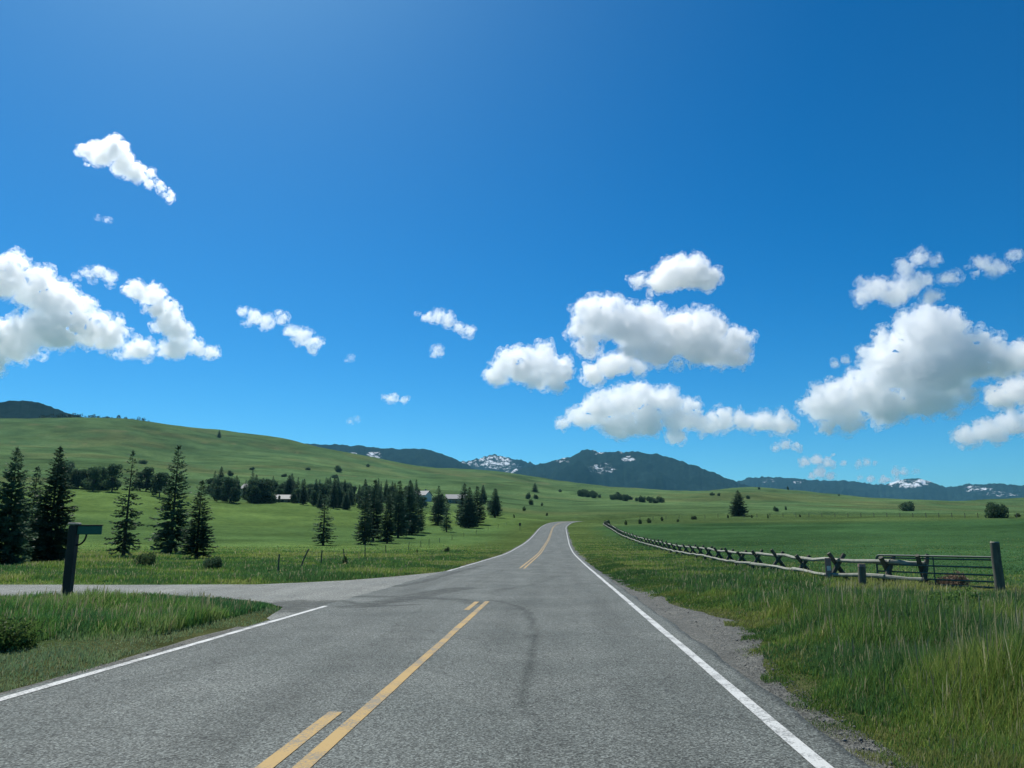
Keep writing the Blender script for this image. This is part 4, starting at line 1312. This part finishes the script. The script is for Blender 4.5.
def cloud(label, blobs, frag=4, seed=0, detail=1.0, dens=1.0, ybase=None):
    rg = random.Random(seed)
    yb = ybase or max(b[1] + b[2] * .5 for b in blobs)
    E = (540 - yb) / F
    zc = min(13500, max(3200, 1350 / E))
    k = zc / F
    if np.mean([b[2] for b in blobs]) < 9: dens *= .72
    vox = 1.3
    sph = []
    for (px, py, r_) in blobs:
        rz = r_ * .78
        sph.append((px, py, rg.uniform(-.3, .3) * r_, r_ * .78))
        for c in range(int(11 * detail)):
            a = rg.uniform(0, 6.28); e = rg.uniform(-.35, 1.3)
            q = r_ * rg.uniform(.28, .5); d = r_ * rg.uniform(.58, .84)
            cx_, cy_, cz_ = px + d * math.cos(a) * math.cos(e), py - d * math.sin(e) * .9, d * math.sin(a) * math.cos(e)
            if q < 1.2: continue
            sph.append((cx_, cy_, cz_, q))
            for c2 in range(3):
                a2 = rg.uniform(0, 6.28); e2 = rg.uniform(-.2, 1.4); q2 = q * rg.uniform(.35, .6)
                if q2 < 1.1: continue
                sph.append((cx_ + q * .9 * math.cos(a2) * math.cos(e2), cy_ - q * .9 * math.sin(e2), cz_ + q * .9 * math.sin(a2) * math.cos(e2), q2))
    for f_ in range(int(frag * .9)):
        b = rg.choice(blobs); a = rg.uniform(0, 6.28)
        d = b[2] * rg.uniform(1.05, 1.45)
        cx_, cy_ = b[0] + d * math.cos(a) * 1.1, b[1] - d * math.sin(a) * .75
        for j in range(3): sph.append((cx_ + rg.uniform(-3, 3), cy_ + rg.uniform(-1.5, 1.5), rg.uniform(-3, 3), rg.uniform(1.3, 2.4)))
    ico_v, ico_f = ICO
    Vs_ = []; Fs_ = []
    c, s = math.cos(YAW), math.sin(YAW)
    for j, (px, py, dz, q) in enumerate(sph):
        n = ico_v * q
        n[:, 2] *= np.where(n[:, 2] < 0, .7, 1.0)
        Vs_.append(n + np.array([px, dz, -py])); Fs_.append(ico_f + j * len(ico_v))
    VV = np.vstack(Vs_); FF = np.vstack(Fs_)
    cx0, cy0 = (VV[:, 0].min() + VV[:, 0].max()) / 2, (VV[:, 2].min() + VV[:, 2].max()) / 2
    tmp = bpy.data.objects.new('tmp', mesh_arrays('tmp', VV - np.array([cx0, 0, cy0]), [FF])); COL.objects.link(tmp)
    rm = tmp.modifiers.new('r', 'REMESH'); rm.mode = 'VOXEL'; rm.voxel_size = vox * (1.0 if len(blobs) > 3 else .75); rm.use_smooth_shade = True
    dg = bpy.context.evaluated_depsgraph_get()
    me = bpy.data.meshes.new_from_object(tmp.evaluated_get(dg))
    old = tmp.data; bpy.data.objects.remove(tmp); bpy.data.meshes.remove(old)
    nv = len(me.vertices); co = np.empty(nv * 3, np.float32); me.vertices.foreach_get('co', co); co = co.reshape(-1, 3).astype(float)
    nm = np.empty(nv * 3, np.float32); me.vertex_normals.foreach_get('vector', nm); nm = nm.reshape(-1, 3)
    big = min(1.0, np.mean([b[2] for b in blobs]) / 22)
    so = seed * 13.7
    bill = 1 - np.abs(fbm(co[:, 0] / 11 + so, co[:, 1] / 11, co[:, 2] / 11, oct=3, seed=seed)) * 2
    fine = fbm(co[:, 0] / 3.2 + so, co[:, 1] / 3.2, co[:, 2] / 3.2, oct=3, seed=seed + 5)
    mid = fbm(co[:, 0] / 24 + so, co[:, 1] / 24 + 3, co[:, 2] / 24, oct=3, seed=seed + 15)
    upw = .55 + .45 * np.clip(nm[:, 2] + .4, 0, 1)
    co += nm * ((mid * 4.5 * big + bill * 3.1 * (.35 + .65 * big) * upw + fine * 1.7 * (.55 + .45 * big)))[:, None]
    # into the world: pixel units to metres, standing at the cloud's distance
    dirc = ray(cx0, -cy0)
    ctr = dirc * zc + np.array([0, 0, EYE])
    azc = math.atan2(dirc[0], dirc[1])
    wild = fbm(co[:, 0] / 6 + so, co[:, 1] / 6 + 9, co[:, 2] / 6, oct=4, seed=seed + 9)
    co2 = co + nm * ((1.2 + 2.4 * big) * (1 + 1.5 * wild))[:, None]
    co = co - nm * (.5 * big)
    me2 = me.copy()
    e = empty('cloud', ctr, -azc)
    for mm_, cc_, nm_, mt_ in ((me, co, 'core', cloud_mat(dens * .27 / k, k, seed, .15, .39, .57)), (me2, co2, 'fringe', cloud_mat(dens * .24 / k, k, seed + 7, .26, .48, .66))):
        mm_.vertices.foreach_set('co', (cc_ * k).astype(np.float32).ravel()); mm_.update()
        mm_.materials.clear(); mm_.materials.append(mt_)
        link(nm_, mm_, None, e)
    return tag(e, label, 'cloud', 'white fair weather clouds')


import bmesh
_bm = bmesh.new(); bmesh.ops.create_icosphere(_bm, subdivisions=2, radius=1.0)
_bm.verts.ensure_lookup_table()
ICO = (np.array([v.co[:] for v in _bm.verts]), np.array([[v.index for v in f.verts] for f in _bm.faces])); _bm.free()

cloud('ragged small cloud highest in the sky with a trailing tail', [(100, 163, 13), (113, 156, 14), (124, 168, 12), (136, 176, 9), (148, 182, 6), (159, 183, 5), (168, 191, 6), (90, 160, 7)], 5, 1)
cloud('faint wisp below the ragged highest cloud', [(99, 218, 3), (106, 220, 3.2)], 0, 2, .5, .5)
cloud('big bank of white cloud cut off by the picture edge', [(-20, 300, 30), (8, 288, 22), (35, 296, 22), (58, 308, 22), (-10, 356, 28), (18, 350, 26), (46, 338, 25), (80, 328, 22), (105, 333, 18), (128, 342, 16), (60, 292, 10), (6, 374, 15), (140, 340, 9), (75, 305, 10)], 8, 3, ybase=370)
cloud('small tuft of cloud above the big bank', [(88, 276, 6), (98, 273, 8), (109, 276, 7), (80, 280, 4)], 3, 4, .8, .8)
cloud('upright curling cloud beside the big bank', [(137, 296, 10), (152, 300, 13), (163, 312, 14), (170, 325, 14), (180, 335, 13), (177, 350, 11), (192, 345, 8), (210, 349, 5), (200, 350, 4)], 5, 5)
cloud('thin slanting double cloud drifting over the hillside', [(243, 316, 5), (255, 321, 8), (267, 325, 7), (281, 321, 6), (291, 332, 8), (303, 340, 10), (314, 343, 8), (312, 350, 5), (278, 314, 3)], 4, 6, .9)
cloud('small slanting cloud alone high over the road', [(428, 319, 6), (438, 319, 7), (449, 322, 7), (458, 328, 5), (470, 332, 6), (462, 333, 4)], 3, 7, .8)
cloud('tiny puff below the small slanting cloud', [(438, 353, 5), (440, 349, 3.5), (434, 356, 3)], 1, 8, .6, .8)
cloud('tiny flat lens of cloud over the smooth ridge', [(385, 397, 4), (394, 399, 6), (403, 401, 5), (390, 399, 5)], 0, 9, .6)
cloud('faint speck of cloud near the lens shaped one', [(346, 361, 2.6), (351, 358, 2.4)], 0, 10, .4, .6)
cloud('faint speck of cloud just over the snowy ridge', [(350, 422, 2.8), (357, 420, 3)], 0, 11, .4, .6)
cloud('rounded cloud at the side of the layered cloud stack', [(497, 378, 12), (513, 364, 16), (525, 374, 17), (541, 364, 17), (553, 377, 15), (562, 370, 9), (535, 384, 12), (555, 388, 9)], 5, 12)
cloud('widest flat bottomed cloud in the layered stack', [(586, 326, 15), (601, 320, 24), (612, 308, 12), (628, 330, 27), (650, 328, 25), (675, 340, 27), (695, 348, 26), (714, 353, 23), (730, 359, 17), (660, 352, 18), (590, 343, 12), (640, 350, 16), (735, 342, 9)], 8, 13, ybase=372)
cloud('topmost puffy cloud of the layered stack', [(662, 285, 15), (675, 276, 18), (690, 280, 18), (706, 286, 13), (668, 266, 8), (700, 272, 7), (640, 280, 6), (634, 278, 4)], 6, 14)
cloud('small cloud squeezed in the midst of the layered stack', [(595, 376, 11), (610, 368, 13), (625, 366, 13), (640, 372, 9)], 3, 15)
cloud('lowest long cloud of the layered stack with a trailing arm', [(563, 422, 8), (580, 418, 13), (600, 412, 19), (622, 404, 20), (645, 400, 19), (665, 405, 17), (620, 424, 18), (648, 424, 17), (675, 422, 15), (700, 424, 12), (720, 424, 11), (740, 424, 10), (757, 427, 12), (772, 430, 13), (782, 431, 8), (675, 438, 9), (690, 408, 9), (692, 424, 12), (708, 428, 11)], 6, 16, ybase=438)
cloud('ragged cloud above the heaped one, trailing torn wisps', [(868, 290, 12), (882, 284, 17), (897, 290, 18), (912, 285, 14), (910, 265, 9), (923, 258, 9), (937, 262, 7), (925, 280, 10), (945, 282, 8), (975, 272, 9), (985, 280, 8), (1002, 268, 5), (930, 300, 8)], 5, 17, .8, .45)
cloud('large heaped cloud rising over the far range', [(918, 330, 20), (935, 345, 28), (905, 350, 24), (895, 375, 30), (930, 380, 34), (962, 370, 28), (988, 372, 22), (1004, 368, 14), (870, 395, 26), (840, 400, 22), (824, 404, 17), (812, 401, 9), (850, 420, 16), (885, 412, 22), (920, 405, 22), (830, 424, 10), (955, 400, 10)], 8, 18, ybase=428)
cloud('round cloud half cut by the picture edge', [(1003, 398, 13), (1018, 393, 15), (1034, 398, 15)], 2, 19)
cloud('flat cloud below the round one at the picture edge', [(972, 436, 10), (990, 430, 13), (1010, 427, 15), (1030, 428, 15), (1000, 438, 8)], 3, 20)
cloud('thin small cloud between the long arm and the heaped cloud', [(776, 448, 4), (785, 446, 5), (795, 448, 4)], 1, 21, .6, 1.3)
cloud('small oval cloud low above the lone conifer', [(806, 462, 5), (817, 461, 6), (828, 463, 6), (840, 465, 4), (832, 455, 3)], 1, 22, .7, 1.6)
cloud('tiny cloud resting just over the far range', [(812, 476, 4), (821, 474, 5), (829, 476, 4)], 0, 23, .6, 1.8)
cloud('faint small cloud near the oval one', [(858, 464, 4), (866, 463, 4), (875, 463, 2.5)], 0, 24, .5, 1.2)
cloud('long thin cloud lying along the far range', [(862, 478, 4), (872, 479, 4.5), (884, 481, 4.5), (895, 483, 4)], 0, 25, .6, 1.8)
cloud('faint small cloud over the brightest snowfield', [(896, 473, 4), (904, 473, 4.5), (914, 472, 2.5)], 0, 26, .5, 1.2)
cloud('small wisp beside the heaped cloud', [(836, 364, 4), (846, 361, 5), (856, 359, 4)], 1, 27, .5, .55)

# ------------------------------------------------------------------ air
hz_ = MB().box((0, 0, 0), (30000, 30000, 1000)).build('haze', None)
hz_.location = (0, 0, 280)
m, nt, out = new_mat('air')
pv = N(nt, 'ShaderNodeVolumePrincipled')
pv.inputs['Density'].default_value = .000042; pv.inputs['Color'].default_value = (.22, .62, .9, 1); pv.inputs['Anisotropy'].default_value = .2
pv.inputs['Density Attribute'].default_value = ''; pv.inputs['Color Attribute'].default_value = ''; pv.inputs['Temperature Attribute'].default_value = ''
L(nt, pv.outputs[0], out.inputs['Volume'])
hz_.data.materials.append(m)
tag(hz_, 'thin blue air over the valley', 'haze', kind='stuff')

# ------------------------------------------------------------------ light
SUN_EL, SUN_AZ = 56.0, -32.0        # azimuth from +Y, negative = left
w = bpy.data.worlds.new('World'); SC.world = w; w.use_nodes = True
nt = w.node_tree; nt.nodes.clear()
sky = N(nt, 'ShaderNodeTexSky'); sky.sky_type = 'NISHITA'; sky.sun_disc = False
sky.sun_elevation = R(SUN_EL); sky.sun_rotation = R(SUN_AZ)
sky.altitude = 2200; sky.air_density = 1.0; sky.dust_density = 3.0; sky.ozone_density = 3.0
hs = N(nt, 'ShaderNodeHueSaturation'); hs.inputs['Hue'].default_value = .497; hs.inputs['Saturation'].default_value = 1.35; hs.inputs['Value'].default_value = .5
gm = N(nt, 'ShaderNodeGamma', Gamma=1.25)
bg = N(nt, 'ShaderNodeBackground'); bg.inputs[1].default_value = .11
wo = N(nt, 'ShaderNodeOutputWorld')
L(nt, sky.outputs[0], gm.inputs[0]); L(nt, gm.outputs[0], hs.inputs['Color']); L(nt, mixc(nt, 1.0, hs.outputs[0], (.62, 1.04, 1.0), 'MULTIPLY'), bg.inputs[0]); L(nt, bg.outputs[0], wo.inputs[0])
sd = bpy.data.lights.new('sun', 'SUN'); sd.energy = 4.2; sd.angle = R(.5); sd.color = (1, .95, .87)
so = bpy.data.objects.new('sun', sd); COL.objects.link(so)
dr = Vector((math.cos(R(SUN_EL)) * math.sin(R(SUN_AZ)), math.cos(R(SUN_EL)) * math.cos(R(SUN_AZ)), math.sin(R(SUN_EL))))
so.rotation_euler = dr.to_track_quat('Z', 'Y').to_euler(); so.location = dr * 50

# ------------------------------------------------------------------ render settings
SC.render.engine = 'CYCLES'
cy = SC.cycles
cy.use_denoising = True
cy.max_bounces = 24; cy.diffuse_bounces = 3; cy.glossy_bounces = 2; cy.transmission_bounces = 4; cy.volume_bounces = 20; cy.transparent_max_bounces = 12
cy.use_adaptive_sampling = True; cy.adaptive_threshold = .015
cy.sample_clamp_indirect = 6
vs = SC.view_settings
vs.view_transform = 'Standard'; vs.look = 'None'; vs.gamma = 1.0; vs.use_curve_mapping = False
vs.exposure = 0.42
